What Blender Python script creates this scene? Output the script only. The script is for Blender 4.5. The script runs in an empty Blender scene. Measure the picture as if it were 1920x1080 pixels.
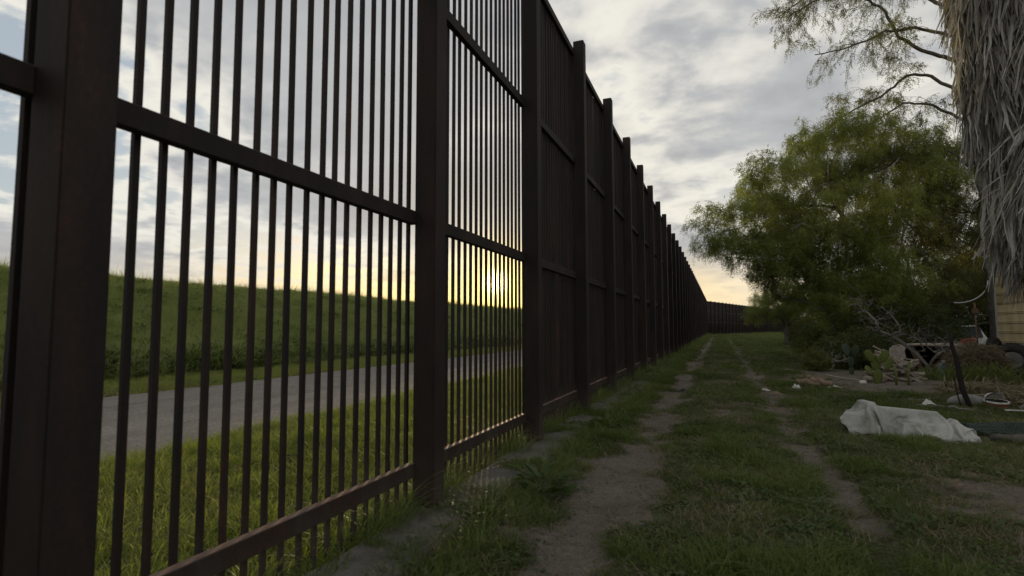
import bpy, bmesh, math, random
import numpy as np
from mathutils import Vector, Matrix, Euler

C = bpy.context.scene.collection
scene = bpy.context.scene
R = math.radians
rng = np.random.default_rng(7)
random.seed(7)

# ------------------------------------------------------------------ camera
# World: +Y runs along the fence, +X away from it across the track, z = 0 is the ground.
EYE = 1.34
FPX, PITCH, ROLL, YAW = 1034.18, .072, .0028, .3591

def camray(a, b):
    x = (a*math.cos(ROLL)+b*math.sin(ROLL))/FPX
    y = (-a*math.sin(ROLL)+b*math.cos(ROLL))/FPX
    c, s = math.cos(PITCH), math.sin(PITCH)
    Z, Y, X = c-y*s, s+y*c, x
    return Vector((X*math.cos(YAW)-Z*math.sin(YAW), X*math.sin(YAW)+Z*math.cos(YAW), Y))
fwd = camray(0, 0)
right = (camray(1, 0)-fwd).normalized()
up = (camray(0, 1)-fwd).normalized()
fwd.normalize()
cam = bpy.data.cameras.new('camera')
cam.sensor_width = 36
cam.lens = FPX/1920*36
cam.clip_start, cam.clip_end = .05, 6000
cam.dof.use_dof = True
cam.dof.focus_distance = 13
cam.dof.aperture_fstop = 2.4
camo = bpy.data.objects.new('camera', cam)
M = Matrix((right, up, -fwd)).transposed().to_4x4()
M.translation = (0, 0, EYE)
camo.matrix_world = M
C.objects.link(camo)
scene.camera = camo

# ------------------------------------------------------------------ sky, sun, exposure
SUN = Vector((-.3774, .9229, .0817)).normalized()
SUN_EL = math.asin(SUN.z)
SUN_ROT = math.atan2(SUN.x, SUN.y)
SKY_STRENGTH = .1
world = bpy.data.worlds.new('World')
scene.world = world
world.use_nodes = True

class NT:
    """small helper that makes and links nodes"""
    def __init__(s, tree):
        s.t = tree
        tree.nodes.clear()
    def n(s, kind, **kw):
        nd = s.t.nodes.new(kind)
        for k, v in kw.items():
            if k.startswith('i_'):
                key = k[2:]
                key = int(key) if key.isdigit() else key.replace('_', ' ')
                s.put(nd.inputs[key], v)
            else:
                setattr(nd, k, v)
        return nd
    def put(s, sock, v):
        if isinstance(v, bpy.types.NodeSocket):
            s.t.links.new(v, sock)
        elif isinstance(v, bpy.types.Node):
            s.t.links.new(v.outputs[0], sock)
        else:
            sock.default_value = v
    def m(s, op, a, b=None, c=None, clamp=False):
        nd = s.t.nodes.new('ShaderNodeMath')
        nd.operation = op
        nd.use_clamp = clamp
        for i, v in enumerate((a, b, c)):
            if v is not None:
                s.put(nd.inputs[i], v)
        return nd.outputs[0]
    def smooth(s, v, lo, hi):
        nd = s.t.nodes.new('ShaderNodeMapRange')
        nd.interpolation_type = 'SMOOTHSTEP'
        s.put(nd.inputs[0], v)
        nd.inputs[1].default_value, nd.inputs[2].default_value = lo, hi
        return nd.outputs[0]
    def mix(s, f, a, b, mode='MIX'):
        nd = s.t.nodes.new('ShaderNodeMix')
        nd.data_type = 'RGBA'
        nd.blend_type = mode
        s.put(nd.inputs[0], f)
        s.put(nd.inputs[6], a if not isinstance(a, tuple) else (*a, 1))
        s.put(nd.inputs[7], b if not isinstance(b, tuple) else (*b, 1))
        return nd.outputs[2]
    def noise(s, vec, scale, detail=4, rough=.55, dist=0., w=None):
        nd = s.t.nodes.new('ShaderNodeTexNoise')
        if vec is not None:
            s.put(nd.inputs['Vector'], vec)
        nd.inputs['Scale'].default_value = scale
        nd.inputs['Detail'].default_value = detail
        nd.inputs['Roughness'].default_value = rough
        nd.inputs['Distortion'].default_value = dist
        return nd.outputs['Fac']
    def ramp(s, f, stops):
        nd = s.t.nodes.new('ShaderNodeValToRGB')
        while len(nd.color_ramp.elements) < len(stops):
            nd.color_ramp.elements.new(.5)
        for e, (p, c) in zip(nd.color_ramp.elements, stops):
            e.position = p
            e.color = (*c, 1)
        s.put(nd.inputs[0], f)
        return nd.outputs[0]

def build_sky():
    k = NT(world.node_tree)
    d = k.n('ShaderNodeTexCoord').outputs['Generated']
    nrm = k.n('ShaderNodeVectorMath', operation='NORMALIZE', i_0=d).outputs[0]
    sep = k.n('ShaderNodeSeparateXYZ', i_0=nrm)
    x, y, z = sep.outputs
    zc = k.m('MAXIMUM', z, 0.)
    den = k.m('ADD', zc, .16)
    pos = k.n('ShaderNodeCombineXYZ', i_0=k.m('DIVIDE', x, den), i_1=k.m('DIVIDE', y, den), i_2=3.7).outputs[0]
    sky = k.n('ShaderNodeTexSky', sky_type='NISHITA', sun_disc=False, sun_elevation=SUN_EL, sun_rotation=SUN_ROT,
              air_density=1., dust_density=1.2, ozone_density=1.)
    cs = k.n('ShaderNodeVectorMath', operation='DOT_PRODUCT', i_0=nrm, i_1=tuple(SUN)).outputs['Value']
    cs = k.m('MAXIMUM', cs, 0.)
    # cloud sheet: broad soft grey banks, thinner bright broken patches, a few blue gaps
    big = k.noise(k.n('ShaderNodeVectorMath', operation='ADD', i_0=pos, i_1=SKY_OFF).outputs[0], .55, 2, .45, .3)
    fine = k.noise(k.n('ShaderNodeVectorMath', operation='ADD', i_0=pos, i_1=(4.1, 2.2, 0)).outputs[0], 4.2, 8, .52, .15)
    brk = k.smooth(big, .60, .44)                 # how broken up the sheet is here
    thick = k.m('ADD', k.m('MULTIPLY', big, 1.), k.m('MULTIPLY', k.m('MULTIPLY', k.m('SUBTRACT', fine, .5), .72), k.m('ADD', k.m('MULTIPLY', brk, .85), .10)))
    cover = k.smooth(thick, .335, .43)
    dens = k.smooth(thick, .40, .66)
    cloud = k.ramp(dens, ((0., (.455, .44, .395)), (.3, (.372, .365, .34)), (.6, (.262, .265, .268)), (1., (.185, .191, .202))))
    near_sun = k.m('POWER', cs, 30.)
    cloud = k.mix(k.m('MULTIPLY', near_sun, .5), cloud, (.56, .48, .36))
    clear = k.mix(1., k.mix(1., sky, (.32, .32, .32), 'MULTIPLY'), (1.65, 1.85, 2.12), 'ADD')
    out = k.mix(cover, clear, k.mix(1., cloud, (10., 10., 10.), 'MULTIPLY'))
    # the pale evening band under the cloud base
    zz = k.m('ADD', z, k.m('MULTIPLY', k.m('SUBTRACT', fine, .5), .06))
    band = k.m('SUBTRACT', 1., k.smooth(zz, .03, .15))
    bandcol = k.mix(k.m('POWER', cs, 15.), (3.6, 3.3, 2.85), (10.5, 7.2, 2.0))
    out = k.mix(k.m('MULTIPLY', band, .85), out, bandcol)
    # the sun behind thin cloud
    glow = k.m('ADD', k.m('MULTIPLY', k.m('POWER', cs, 420.), 8.), k.m('MULTIPLY', k.m('POWER', cs, 9000.), 200.))
    out = k.mix(1., out, k.mix(1., k.n('ShaderNodeCombineXYZ', i_0=glow, i_1=glow, i_2=glow).outputs[0], (1., .70, .13), 'MULTIPLY'), 'ADD')
    bg = k.n('ShaderNodeBackground', i_Color=out, i_Strength=SKY_STRENGTH)
    k.n('ShaderNodeOutputWorld', i_Surface=bg.outputs[0])
SKY_OFF = (12.85, 5.65, 0.)
build_sky()

sl = bpy.data.lights.new('sun', 'SUN')
sl.energy = 1.5
sl.angle = R(.8)
sl.color = (1., .72, .42)
so = bpy.data.objects.new('sun', sl)
so.rotation_euler = SUN.to_track_quat('Z', 'Y').to_euler()
so.location = (-20, 40, 30)
C.objects.link(so)

vs = scene.view_settings
vs.view_transform = 'Standard'
vs.look = 'None'
vs.exposure = .95
vs.gamma = 1
vs.use_curve_mapping = False

# ------------------------------------------------------------------ noise on arrays
def _h(ix, iy, seed):
    n = (ix.astype(np.int64)*374761393 + iy.astype(np.int64)*668265263 + seed*974634721) & 0xffffffff
    n = ((n ^ (n >> 13))*1274126177) & 0xffffffff
    n = ((n ^ (n >> 16))*2246822519) & 0xffffffff
    return ((n ^ (n >> 15)) & 0xffffff)/float(0xffffff)
def vnoise(x, y, seed=0):
    x, y = np.asarray(x, float), np.asarray(y, float)
    ix, iy = np.floor(x), np.floor(y)
    fx, fy = x-ix, y-iy
    fx, fy = fx*fx*(3-2*fx), fy*fy*(3-2*fy)
    a, b = _h(ix, iy, seed), _h(ix+1, iy, seed)
    c, d = _h(ix, iy+1, seed), _h(ix+1, iy+1, seed)
    return (a+(b-a)*fx)*(1-fy)+(c+(d-c)*fx)*fy
def fbm(x, y, seed=0, oct=4):
    s, a, t = 0., .5, 0.
    for o in range(oct):
        s = s+a*vnoise(np.asarray(x)*2**o, np.asarray(y)*2**o, seed+o*17)
        t += a
        a *= .5
    return s/t
def sstep(x, a, b):
    t = np.clip((np.asarray(x, float)-a)/(b-a), 0, 1)
    return t*t*(3-2*t)

# ------------------------------------------------------------------ terrain functions
FX = -1.925                                    # track-side face of the fence posts
def bend(t):                                   # the far fence line swings to the right past the end of the straight
    return np.where(t > 101, (np.asarray(t)-101)*math.tan(R(15.5)), 0.)
def rut(x, t):
    wob = (fbm(t*.35, t*0+3.3, 5, 3)-.5)*.22
    x = x-bend(t)
    a = np.exp(-((x+.88-wob)/(.22+.05*sstep(t, 3, 7)))**2)
    b = np.exp(-((x-.86-wob*.8)/.18)**2)
    return a, b
def ground_z(x, t):
    x, t = np.asarray(x, float), np.asarray(t, float)
    a, b = rut(x, t)
    z = (fbm(x*.45, t*.45, 11, 3)-.5)*.09+(fbm(x*2.2, t*2.2, 12, 3)-.5)*.035
    near = sstep(np.hypot(x, t), 1.5, 5)
    z = z-.045*a-.035*b+.02*np.exp(-(x/.5)**2)
    z = z*(.6+.4*near)
    z = z+.10*np.exp(-((x-4.6)/1.3)**2-((t-14.)/2.0)**2)
    flat = sstep(x, -13.5, -4.)                 # verge runs level to the road
    road = sstep(x, -12.2, -11.4)*(1-sstep(x, -6.2, -5.3))
    z = z*(1-road)-.03*road
    return z
def levee_z(x, t):
    x, t = np.asarray(x, float), np.asarray(t, float)
    w = (fbm(x*.12, t*.05, 31, 3)-.5)*.8
    u = -(x+14.6+w)
    z = np.where(u < 11.2, u*.335, 3.75)
    z = z-.5*np.exp(-((u-11.2)/1.4)**2)*.35
    z = np.where(u > 16.5, 3.75-(u-16.5)*.33, z)
    z = z+(fbm(x*.7, t*.7, 33, 3)-.5)*.16
    return np.maximum(z, -.25)
def foot_bare(x, t):
    """stretches where the concrete strip under the fence is not grown over"""
    f = sstep(fbm(x*.7, t*.7, 44, 3), .46, .60)
    for c, w in ((2.95, .75), (4.45, .34), (7.7, .5), (10.4, .5)):
        f = np.maximum(f, np.exp(-((t-c)/w)**4))
    return f
def grass_d(x, t):
    """how thickly grass covers the track side, 0..1"""
    x, t = np.asarray(x, float), np.asarray(t, float)
    a, b = rut(x, t)
    patch = fbm(x*1.1, t*1.1, 41, 4)
    fine = fbm(x*4.5, t*4.5, 42, 3)
    d = .95-(.58+.62*sstep(fine+.6*(patch-.5), .28, .52))*a-(.42+.55*sstep(fine, .36, .58))*b-.5*sstep(patch, .54, .72)-.35*sstep(fine, .57, .75)
    fade = sstep(t, 16, 40)
    d = d+.08*b*fade+.05*a*fade
    yard = sstep(x, 1.5, 3.0)*sstep(t, 12.0, 13.8)*(1-sstep(t, 19, 23))
    d = d-.85*yard*(.55+.9*fbm(x*.9, t*.9, 43, 3))
    side = sstep(x, 1.0, 1.9)*(1-sstep(t, 5.5, 7.4))
    d = d-.62*side*sstep(fbm(x*1.3+4, t*1.3, 45, 4), .40, .60)
    strip = np.exp(-((x+1.85)/.24)**2)*(1-sstep(t, 9, 14))
    d = d-.9*strip*foot_bare(x, t)
    return np.clip(d, 0, 1)

# ------------------------------------------------------------------ mesh helpers
def mesh_np(name, verts, faces, mat=None, attrs=None, smooth=False):
    """faces: (n,3) or (n,4) int array, or a list of such arrays"""
    me = bpy.data.meshes.new(name)
    verts = np.asarray(verts, np.float32)
    fl = faces if isinstance(faces, list) else [faces]
    fl = [np.asarray(f, np.int32) for f in fl if len(f)]
    me.vertices.add(len(verts))
    me.vertices.foreach_set('co', verts.ravel())
    nl = sum(f.size for f in fl)
    npoly = sum(len(f) for f in fl)
    me.loops.add(nl)
    me.loops.foreach_set('vertex_index', np.concatenate([f.ravel() for f in fl]))
    me.polygons.add(npoly)
    tot = np.concatenate([np.full(len(f), f.shape[1]) for f in fl])
    st = np.concatenate([[0], np.cumsum(tot)[:-1]])
    me.polygons.foreach_set('loop_start', st.astype(np.int32))
    me.polygons.foreach_set('loop_total', tot.astype(np.int32))
    if smooth:
        me.polygons.foreach_set('use_smooth', np.ones(npoly, bool))
    for k, v in (attrs or {}).items():
        at = me.attributes.new(k, 'FLOAT', 'POINT')
        at.data.foreach_set('value', np.asarray(v, np.float32))
    me.update(calc_edges=True)
    me.validate()
    if mat:
        me.materials.append(mat)
    return me
def link(name, me, parent=None, loc=None, rot=None):
    o = bpy.data.objects.new(name, me)
    C.objects.link(o)
    if parent:
        o.parent = parent
    if loc is not None:
        o.location = loc
    if rot is not None:
        o.rotation_euler = rot
    return o
def thing(name, label, cat, loc=(0, 0, 0), rot=(0, 0, 0), group=None):
    return tag(link(name, None, None, loc, rot), label, cat, group)
def tag(o, label, cat, group=None):
    o['label'], o['category'] = label, cat
    if group:
        o['group'] = group
    return o
def kind(o, k, label=None):
    o['kind'] = k
    if label:
        o['label'] = label
    return o
def bm_mesh(name, bm, mat, smooth=False):
    me = bpy.data.meshes.new(name)
    bm.to_mesh(me)
    bm.free()
    if smooth:
        for p in me.polygons:
            p.use_smooth = True
    me.materials.append(mat)
    return me
def box_mesh(name, lo, hi, mat, bevel=0., seg=1):
    bm = bmesh.new()
    bmesh.ops.create_cube(bm, size=1)
    for v in bm.verts:
        v.co = Vector([lo[i]+(v.co[i]+.5)*(hi[i]-lo[i]) for i in range(3)])
    if bevel:
        bmesh.ops.bevel(bm, geom=bm.edges[:], offset=bevel, segments=seg, affect='EDGES')
    return bm_mesh(name, bm, mat)
def tube_bm(bm, pts, radii, sides=8, cap=True):
    pts = [Vector(p) for p in pts]
    rings = []
    for i, p in enumerate(pts):
        d = (pts[min(i+1, len(pts)-1)]-pts[max(i-1, 0)]).normalized()
        ref = Vector((0, 0, 1)) if abs(d.z) < .9 else Vector((1, 0, 0))
        u = d.cross(ref).normalized()
        w = d.cross(u)
        r = radii[i] if hasattr(radii, '__len__') else radii
        rings.append([bm.verts.new(p+(u*math.cos(a)+w*math.sin(a))*r) for a in [2*math.pi*j/sides for j in range(sides)]])
    for a, b in zip(rings, rings[1:]):
        for j in range(sides):
            bm.faces.new((a[j], a[(j+1) % sides], b[(j+1) % sides], b[j]))
    if cap:
        bm.faces.new(rings[0][::-1])
        bm.faces.new(rings[-1])
    return rings
def tube_mesh(name, pts, radii, mat, sides=8, smooth=True):
    bm = bmesh.new()
    tube_bm(bm, pts, radii, sides)
    bmesh.ops.recalc_face_normals(bm, faces=bm.faces[:])
    return bm_mesh(name, bm, mat, smooth)
def lathe_mesh(name, prof, mat, sides=24, smooth=True, close=False):
    v, f = [], []
    n = len(prof)
    for j in range(sides):
        a = 2*math.pi*j/sides
        v += [(r*math.cos(a), r*math.sin(a), z) for r, z in prof]
    for j in range(sides):
        k = (j+1) % sides
        for i in range(n if close else n-1):
            i2 = (i+1) % n
            f.append((j*n+i, k*n+i, k*n+i2, j*n+i2))
    return mesh_np(name, v, np.array(f), mat, smooth=smooth)

# ------------------------------------------------------------------ materials
def material(name, fn):
    m = bpy.data.materials.new(name)
    m.use_nodes = True
    k = NT(m.node_tree)
    out = k.n('ShaderNodeOutputMaterial')
    fn(k, out)
    return m
def bsdf(k, out, col, rough=.8, bump=None, bs=.3, bd=.01, metal=0., spec=.3):
    b = k.n('ShaderNodeBsdfPrincipled')
    k.put(b.inputs['Base Color'], col if not isinstance(col, tuple) else (*col, 1))
    k.put(b.inputs['Roughness'], rough)
    k.put(b.inputs['Metallic'], metal)
    k.put(b.inputs['Specular IOR Level'], spec)
    if bump is not None:
        bn = k.n('ShaderNodeBump', i_Strength=bs, i_Distance=bd, i_Height=bump)
        k.put(b.inputs['Normal'], bn.outputs[0])
    k.put(out.inputs[0], b.outputs[0])
    return b
def objco(k):
    return k.n('ShaderNodeTexCoord').outputs['Object']
def geoco(k):
    return k.n('ShaderNodeNewGeometry').outputs['Position']
def leafy(cols, trans=.4, rough=.55, tone='tone', inst=False, spec=.25):
    """leaves and blades: colour from a per-leaf value, light passing through"""
    def fn(k, out):
        a = k.n('ShaderNodeAttribute', attribute_name=tone).outputs['Fac']
        if inst:
            a = k.m('FRACT', k.m('ADD', k.m('MULTIPLY', a, .45), k.n('ShaderNodeObjectInfo').outputs['Random']))
            big = k.noise(geoco(k), .55, 3, .6)
            a = k.m('ADD', k.m('MULTIPLY', a, .55), k.m('MULTIPLY', k.smooth(big, .3, .7), .45))
        n = len(cols)
        c = k.ramp(a, [(i/(n-1), col) for i, col in enumerate(cols)])
        b = k.n('ShaderNodeBsdfPrincipled', i_Base_Color=c, i_Roughness=rough)
        b.inputs['Specular IOR Level'].default_value = spec
        tc = k.mix(1., c, (1.15, 1.2, .65), 'MULTIPLY')
        t = k.n('ShaderNodeBsdfTranslucent', i_Color=tc)
        mx = k.n('ShaderNodeMixShader', i_0=trans)
        k.put(mx.inputs[1], b.outputs[0])
        k.put(mx.inputs[2], t.outputs[0])
        k.put(out.inputs[0], mx.outputs[0])
    return fn

def f_ground(k, out):
    p = geoco(k)
    g = k.n('ShaderNodeAttribute', attribute_name='grass').outputs['Fac']
    n1, n2, n3 = k.noise(p, 1.7, 5, .6), k.noise(p, 14, 6, .65), k.noise(p, 70, 3, .6)
    dirt = k.ramp(k.m('ADD', k.m('MULTIPLY', n1, .5), k.m('MULTIPLY', n2, .5)),
                  ((.3, (.11, .093, .076)), (.5, (.18, .156, .130)), (.7, (.25, .222, .19))))
    thatch = k.ramp(n2, ((.3, (.030, .030, .015)), (.55, (.060, .056, .030)), (.75, (.10, .088, .050))))
    gm = k.smooth(k.m('ADD', g, k.m('MULTIPLY', k.m('SUBTRACT', n2, .5), .55)), .22, .62)
    col = k.mix(gm, dirt, thatch)
    h = k.m('ADD', k.m('MULTIPLY', n2, .7), k.m('MULTIPLY', n3, .3))
    col = k.mix(1., col, k.ramp(n3, ((.3, (.72, .72, .72)), (.7, (1.22, 1.2, 1.18)))), 'MULTIPLY')
    bsdf(k, out, col, .95, h, 1., .08, spec=.1)
MAT = {}
MAT['ground'] = material('ground', f_ground)
def f_gravel(k, out):
    p = geoco(k)
    n = k.noise(p, 1.1, 5, .6)
    st = k.n('ShaderNodeVectorMath', operation='MULTIPLY', i_0=p, i_1=(1.6, .05, 1)).outputs[0]
    tr = k.noise(st, 1.5, 4, .6)
    peb = k.n('ShaderNodeTexVoronoi', i_Vector=p, i_Scale=28.)
    v = k.m('ADD', k.m('MULTIPLY', n, .35), k.m('ADD', k.m('MULTIPLY', tr, .45), k.m('MULTIPLY', peb.outputs['Distance'], .25)))
    col = k.ramp(v, ((.30, (.115, .104, .092)), (.5, (.18, .165, .148)), (.68, (.26, .242, .22))))
    bsdf(k, out, col, .95, peb.outputs['Distance'], .8, .03, spec=.1)
MAT['gravel'] = material('gravel', f_gravel)
def f_conc(k, out):
    p = geoco(k)
    n, m2 = k.noise(p, 3., 6, .65), k.noise(p, 45., 4, .6)
    col = k.ramp(k.m('ADD', k.m('MULTIPLY', n, .7), k.m('MULTIPLY', m2, .3)), ((.3, (.055, .052, .044)), (.55, (.13, .123, .108)), (.75, (.22, .21, .19))))
    bsdf(k, out, col, .92, m2, .7, .012, spec=.15)
MAT['concrete'] = material('concrete', f_conc)
def f_steel(k, out):
    p = geoco(k)
    st = k.n('ShaderNodeVectorMath', operation='MULTIPLY', i_0=p, i_1=(1, 1, .22)).outputs[0]
    n, m2 = k.noise(st, 4., 7, .7), k.noise(p, 60., 4, .6)
    v = k.m('ADD', k.m('MULTIPLY', n, .75), k.m('MULTIPLY', m2, .25))
    v = k.m('ADD', v, k.m('MULTIPLY', k.m('SUBTRACT', k.n('ShaderNodeObjectInfo').outputs['Random'], .5), .09))
    up_ = k.n('ShaderNodeSeparateXYZ', i_0=k.n('ShaderNodeNewGeometry').outputs['Normal']).outputs[2]
    col = k.ramp(v, ((.30, (.0070, .0052, .0050)), (.5, (.0140, .0092, .0078)), (.60, (.028, .0148, .0104)), (.72, (.068, .028, .015))))
    # rust and dust lie on the level tops of the rails
    col = k.mix(k.smooth(up_, .6, .95), col, k.ramp(v, ((.3, (.10, .058, .042)), (.7, (.19, .12, .085)))))
    hz = k.m('ADD', k.n('ShaderNodeSeparateXYZ', i_0=p).outputs[2], k.m('MULTIPLY', k.m('SUBTRACT', n, .5), 1.2))
    col = k.mix(k.m('MULTIPLY', k.smooth(hz, .55, .05), .55), col, (.085, .066, .052))
    bsdf(k, out, col, .72, v, .25, .004, metal=.0, spec=.35)
MAT['steel'] = material('weathered_steel', f_steel)
def wood(name, a, b, scale=1.):
    def fn(k, out):
        p = objco(k)
        st = k.n('ShaderNodeVectorMath', operation='MULTIPLY', i_0=p, i_1=(3*scale, 3*scale, .8*scale)).outputs[0]
        n, m2 = k.noise(st, 6., 6, .65), k.noise(p, 50., 3, .6)
        rnd = k.n('ShaderNodeObjectInfo').outputs['Random']
        v = k.m('ADD', k.m('MULTIPLY', n, .7), k.m('MULTIPLY', rnd, .3))
        bsdf(k, out, k.ramp(v, ((.25, a), (.75, b))), .9, k.m('ADD', n, m2), .6, .01, spec=.15)
    return material(name, fn)
MAT['bark'] = wood('grey_bark', (.055, .048, .042), (.165, .150, .132))
MAT['twig'] = wood('grey_twig', (.13, .118, .104), (.30, .28, .25))
MAT['scrap'] = wood('pale_scrap_wood', (.13, .11, .085), (.34, .30, .25))
MAT['log'] = wood('brown_log', (.10, .07, .047), (.30, .225, .16))
MAT['char'] = wood('charred_wood_and_inside_shade', (.010, .009, .008), (.035, .027, .022))
def plain(name, a, b, rough=.6, scale=4., metal=0., spec=.4, bs=.2):
    def fn(k, out):
        p = objco(k)
        n, m2 = k.noise(p, scale, 6, .65), k.noise(p, scale*9, 4, .6)
        v = k.m('ADD', k.m('MULTIPLY', n, .7), k.m('MULTIPLY', m2, .3))
        bsdf(k, out, k.ramp(v, ((.32, a), (.68, b))), rough, v, bs, .006, metal, spec)
    return material(name, fn)
MAT['rust'] = plain('rusty_sheet', (.055, .035, .026), (.20, .12, .08), .85, 5.)
MAT['shell'] = plain('peeling_white_paint', (.17, .125, .095), (.50, .46, .40), .75, 3.5)
MAT['red'] = plain('faded_red', (.16, .04, .032), (.34, .09, .07), .65, 6.)
MAT['white'] = plain('dirty_white_plastic', (.42, .40, .37), (.72, .71, .68), .5, 6.)
MAT['blue'] = plain('blue_plastic', (.10, .18, .30), (.20, .32, .46), .4, 5.)
MAT['rubber'] = plain('tyre_rubber', (.012, .012, .012), (.035, .033, .031), .8, 8.)
MAT['greyplastic'] = plain('grey_concrete_lump', (.15, .15, .145), (.30, .30, .29), .9, 5.)
MAT['darkrag'] = plain('dark_rubber_and_mouth_shade', (.008, .008, .008), (.022, .02, .02), .6, 8.)
MAT['carpaint'] = plain('faded_white_car_paint', (.42, .43, .42), (.62, .63, .61), .45, 2.)
MAT['glass'] = plain('dusty_glass', (.02, .022, .025), (.07, .075, .08), .15, 2., spec=.5)
MAT['metal'] = plain('dull_aluminium', (.34, .35, .36), (.52, .53, .54), .45, 4., metal=.3)
MAT['thatch'] = plain('dark_thatch', (.045, .038, .032), (.12, .105, .09), .95, 6.)
def f_siding(k, out):
    p = geoco(k)
    st = k.n('ShaderNodeVectorMath', operation='MULTIPLY', i_0=p, i_1=(1., 1.1, .35)).outputs[0]
    n, m2 = k.noise(st, 3., 6, .65), k.noise(p, 40., 3, .6)
    rnd = k.n('ShaderNodeObjectInfo').outputs['Random']
    v = k.m('ADD', k.m('MULTIPLY', n, .75), k.m('MULTIPLY', rnd, .25))
    col = k.ramp(v, ((.30, (.30, .235, .13)), (.55, (.52, .42, .25)), (.75, (.62, .53, .36))))
    bsdf(k, out, col, .6, m2, .15, .004, spec=.3)
MAT['siding'] = material('yellow_siding', f_siding)
def f_tarp(k, out):
    p = objco(k)
    n, m2, w = k.noise(p, 2.6, 6, .65, .6), k.noise(p, 240., 2, .5), k.noise(p, 9., 5, .6)
    col = k.ramp(n, ((.30, (.20, .195, .175)), (.5, (.34, .337, .32)), (.7, (.44, .437, .42))))
    sp = k.n('ShaderNodeSeparateXYZ', i_0=p)
    stain = k.m('MULTIPLY', k.smooth(w, .48, .66), k.smooth(n, .58, .40))
    col = k.mix(k.m('MULTIPLY', stain, .7), col, (.14, .155, .105))
    bsdf(k, out, col, .62, k.m('ADD', m2, k.m('MULTIPLY', w, 1.5)), .35, .008, spec=.35)
MAT['tarp'] = material('white_tarp', f_tarp)
MAT['net'] = plain('dark_green_net', (.028, .04, .036), (.07, .088, .08), .8, 6.)

G_LAWN = ((.060, .082, .022), (.092, .125, .031), (.125, .165, .046), (.185, .175, .078))
G_LUSH = ((.075, .10, .032), (.115, .15, .045), (.15, .19, .06), (.19, .21, .09))
G_DRY = ((.15, .125, .075), (.24, .205, .13), (.31, .27, .18))
MAT['lawn'] = material('lawn_blades', leafy(G_LAWN, .38, inst=True))
MAT['lush'] = material('lush_blades', leafy(G_LUSH, .42, inst=True))
MAT['dry'] = material('dry_blades', leafy(G_DRY, .3, inst=True))
MAT['broad'] = material('broad_leaves', leafy(((.045, .07, .02), (.075, .11, .032), (.115, .145, .055)), .35, inst=True))
MAT['verge'] = material('verge_blades', leafy(((.14, .18, .038), (.185, .23, .048), (.235, .27, .066), (.28, .26, .11)), .52, inst=True))
MAT['levee'] = material('levee_blades', leafy(((.17, .21, .085), (.22, .265, .10), (.27, .30, .125), (.33, .315, .18)), .5, inst=True))
MAT['mesq'] = material('mesquite_leaves', leafy(((.120, .145, .038), (.17, .205, .054), (.22, .25, .072), (.28, .285, .10)), .52))
MAT['olive'] = material('olive_leaves', leafy(((.08, .09, .032), (.12, .132, .044), (.16, .168, .058), (.20, .195, .08)), .45))
MAT['dark'] = material('dark_leaves', leafy(((.045, .058, .022), (.07, .088, .032), (.11, .125, .045)), .36))
MAT['frond'] = material('dead_palm_leaf', leafy(((.09, .080, .070), (.21, .195, .18), (.36, .345, .325), (.55, .535, .51)), .15, .85, spec=.15))
MAT['palmgreen'] = material('green_palm_leaf', leafy(((.03, .05, .016), (.06, .085, .03)), .3))
MAT['cactus'] = material('cactus_pad', leafy(((.12, .15, .036), (.20, .22, .06)), .08, .6))
MAT['cactusblue'] = material('dull_cactus_pad', leafy(((.05, .075, .045), (.08, .11, .065)), .05, .6))
MAT['straw'] = material('loose_straw', leafy(((.12, .095, .06), (.22, .18, .12), (.33, .28, .20)), .2, .9))

# ------------------------------------------------------------------ ground, road, levee
def axis(segs):
    out = []
    for a, b, st in segs:
        out.append(np.arange(a, b, st))
    return np.concatenate(out+[[segs[-1][1]]])
def sheet(name, xs, ts, zf, mat, attrs=None):
    X, T = np.meshgrid(xs, ts)
    Z = zf(X, T)
    nx, nt = len(xs), len(ts)
    idx = np.arange(nx*nt).reshape(nt, nx)
    f = np.stack([idx[:-1, :-1], idx[:-1, 1:], idx[1:, 1:], idx[1:, :-1]], -1).reshape(-1, 4)
    v = np.stack([X, T, Z], -1).reshape(-1, 3)
    at = {k: fn(X, T).ravel() for k, fn in (attrs or {}).items()}
    return link(name, mesh_np(name, v, f, mat, at, True))
xs = axis([(-900, -60, 60), (-60, -13, 3), (-13, -3, .5), (-3, 4.5, .085), (4.5, 10, .25), (10, 40, 2), (40, 900, 60)])
ts = axis([(-300, -12, 24), (-12, 1, .5), (1, 14, .085), (14, 30, .2), (30, 120, 1.2), (120, 400, 20), (400, 2400, 200)])
kind(sheet('ground', xs, ts, ground_z, MAT['ground'], {'grass': grass_d}), 'structure')

rx = axis([(-11.45, -5.85, .2)])
rt = axis([(-6, 40, .4), (40, 160, 3)])
def road_z(x, t):
    e = np.minimum(x+11.45, -5.85-x)
    trk = np.exp(-((x+7.3)/.4)**2)+np.exp(-((x+9.9)/.4)**2)
    return .035*sstep(e, 0, .5)-.03+.03*sstep(e, .2, 2.2)-.02*trk+(fbm(x*2, t*2, 51, 3)-.5)*.03
kind(sheet('gravel_road', rx, rt, lambda x, t: road_z(x, t)+.012, MAT['gravel']), 'structure')

lx = axis([(-44, -29, 1.0), (-29, -14, .5)])
lt = axis([(-10, 60, 1.), (60, 260, 6)])
def f_leveesoil(k, out):
    n = k.noise(geoco(k), 3., 5, .6)
    bsdf(k, out, k.ramp(n, ((.3, (.075, .085, .040)), (.7, (.14, .14, .075)))), .95, n, .8, .05, spec=.1)
MAT['leveesoil'] = material('levee_thatch', f_leveesoil)
kind(sheet('levee', lx, lt, levee_z, MAT['leveesoil'], {'grass': lambda x, t: np.ones_like(x)}), 'structure')

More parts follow.
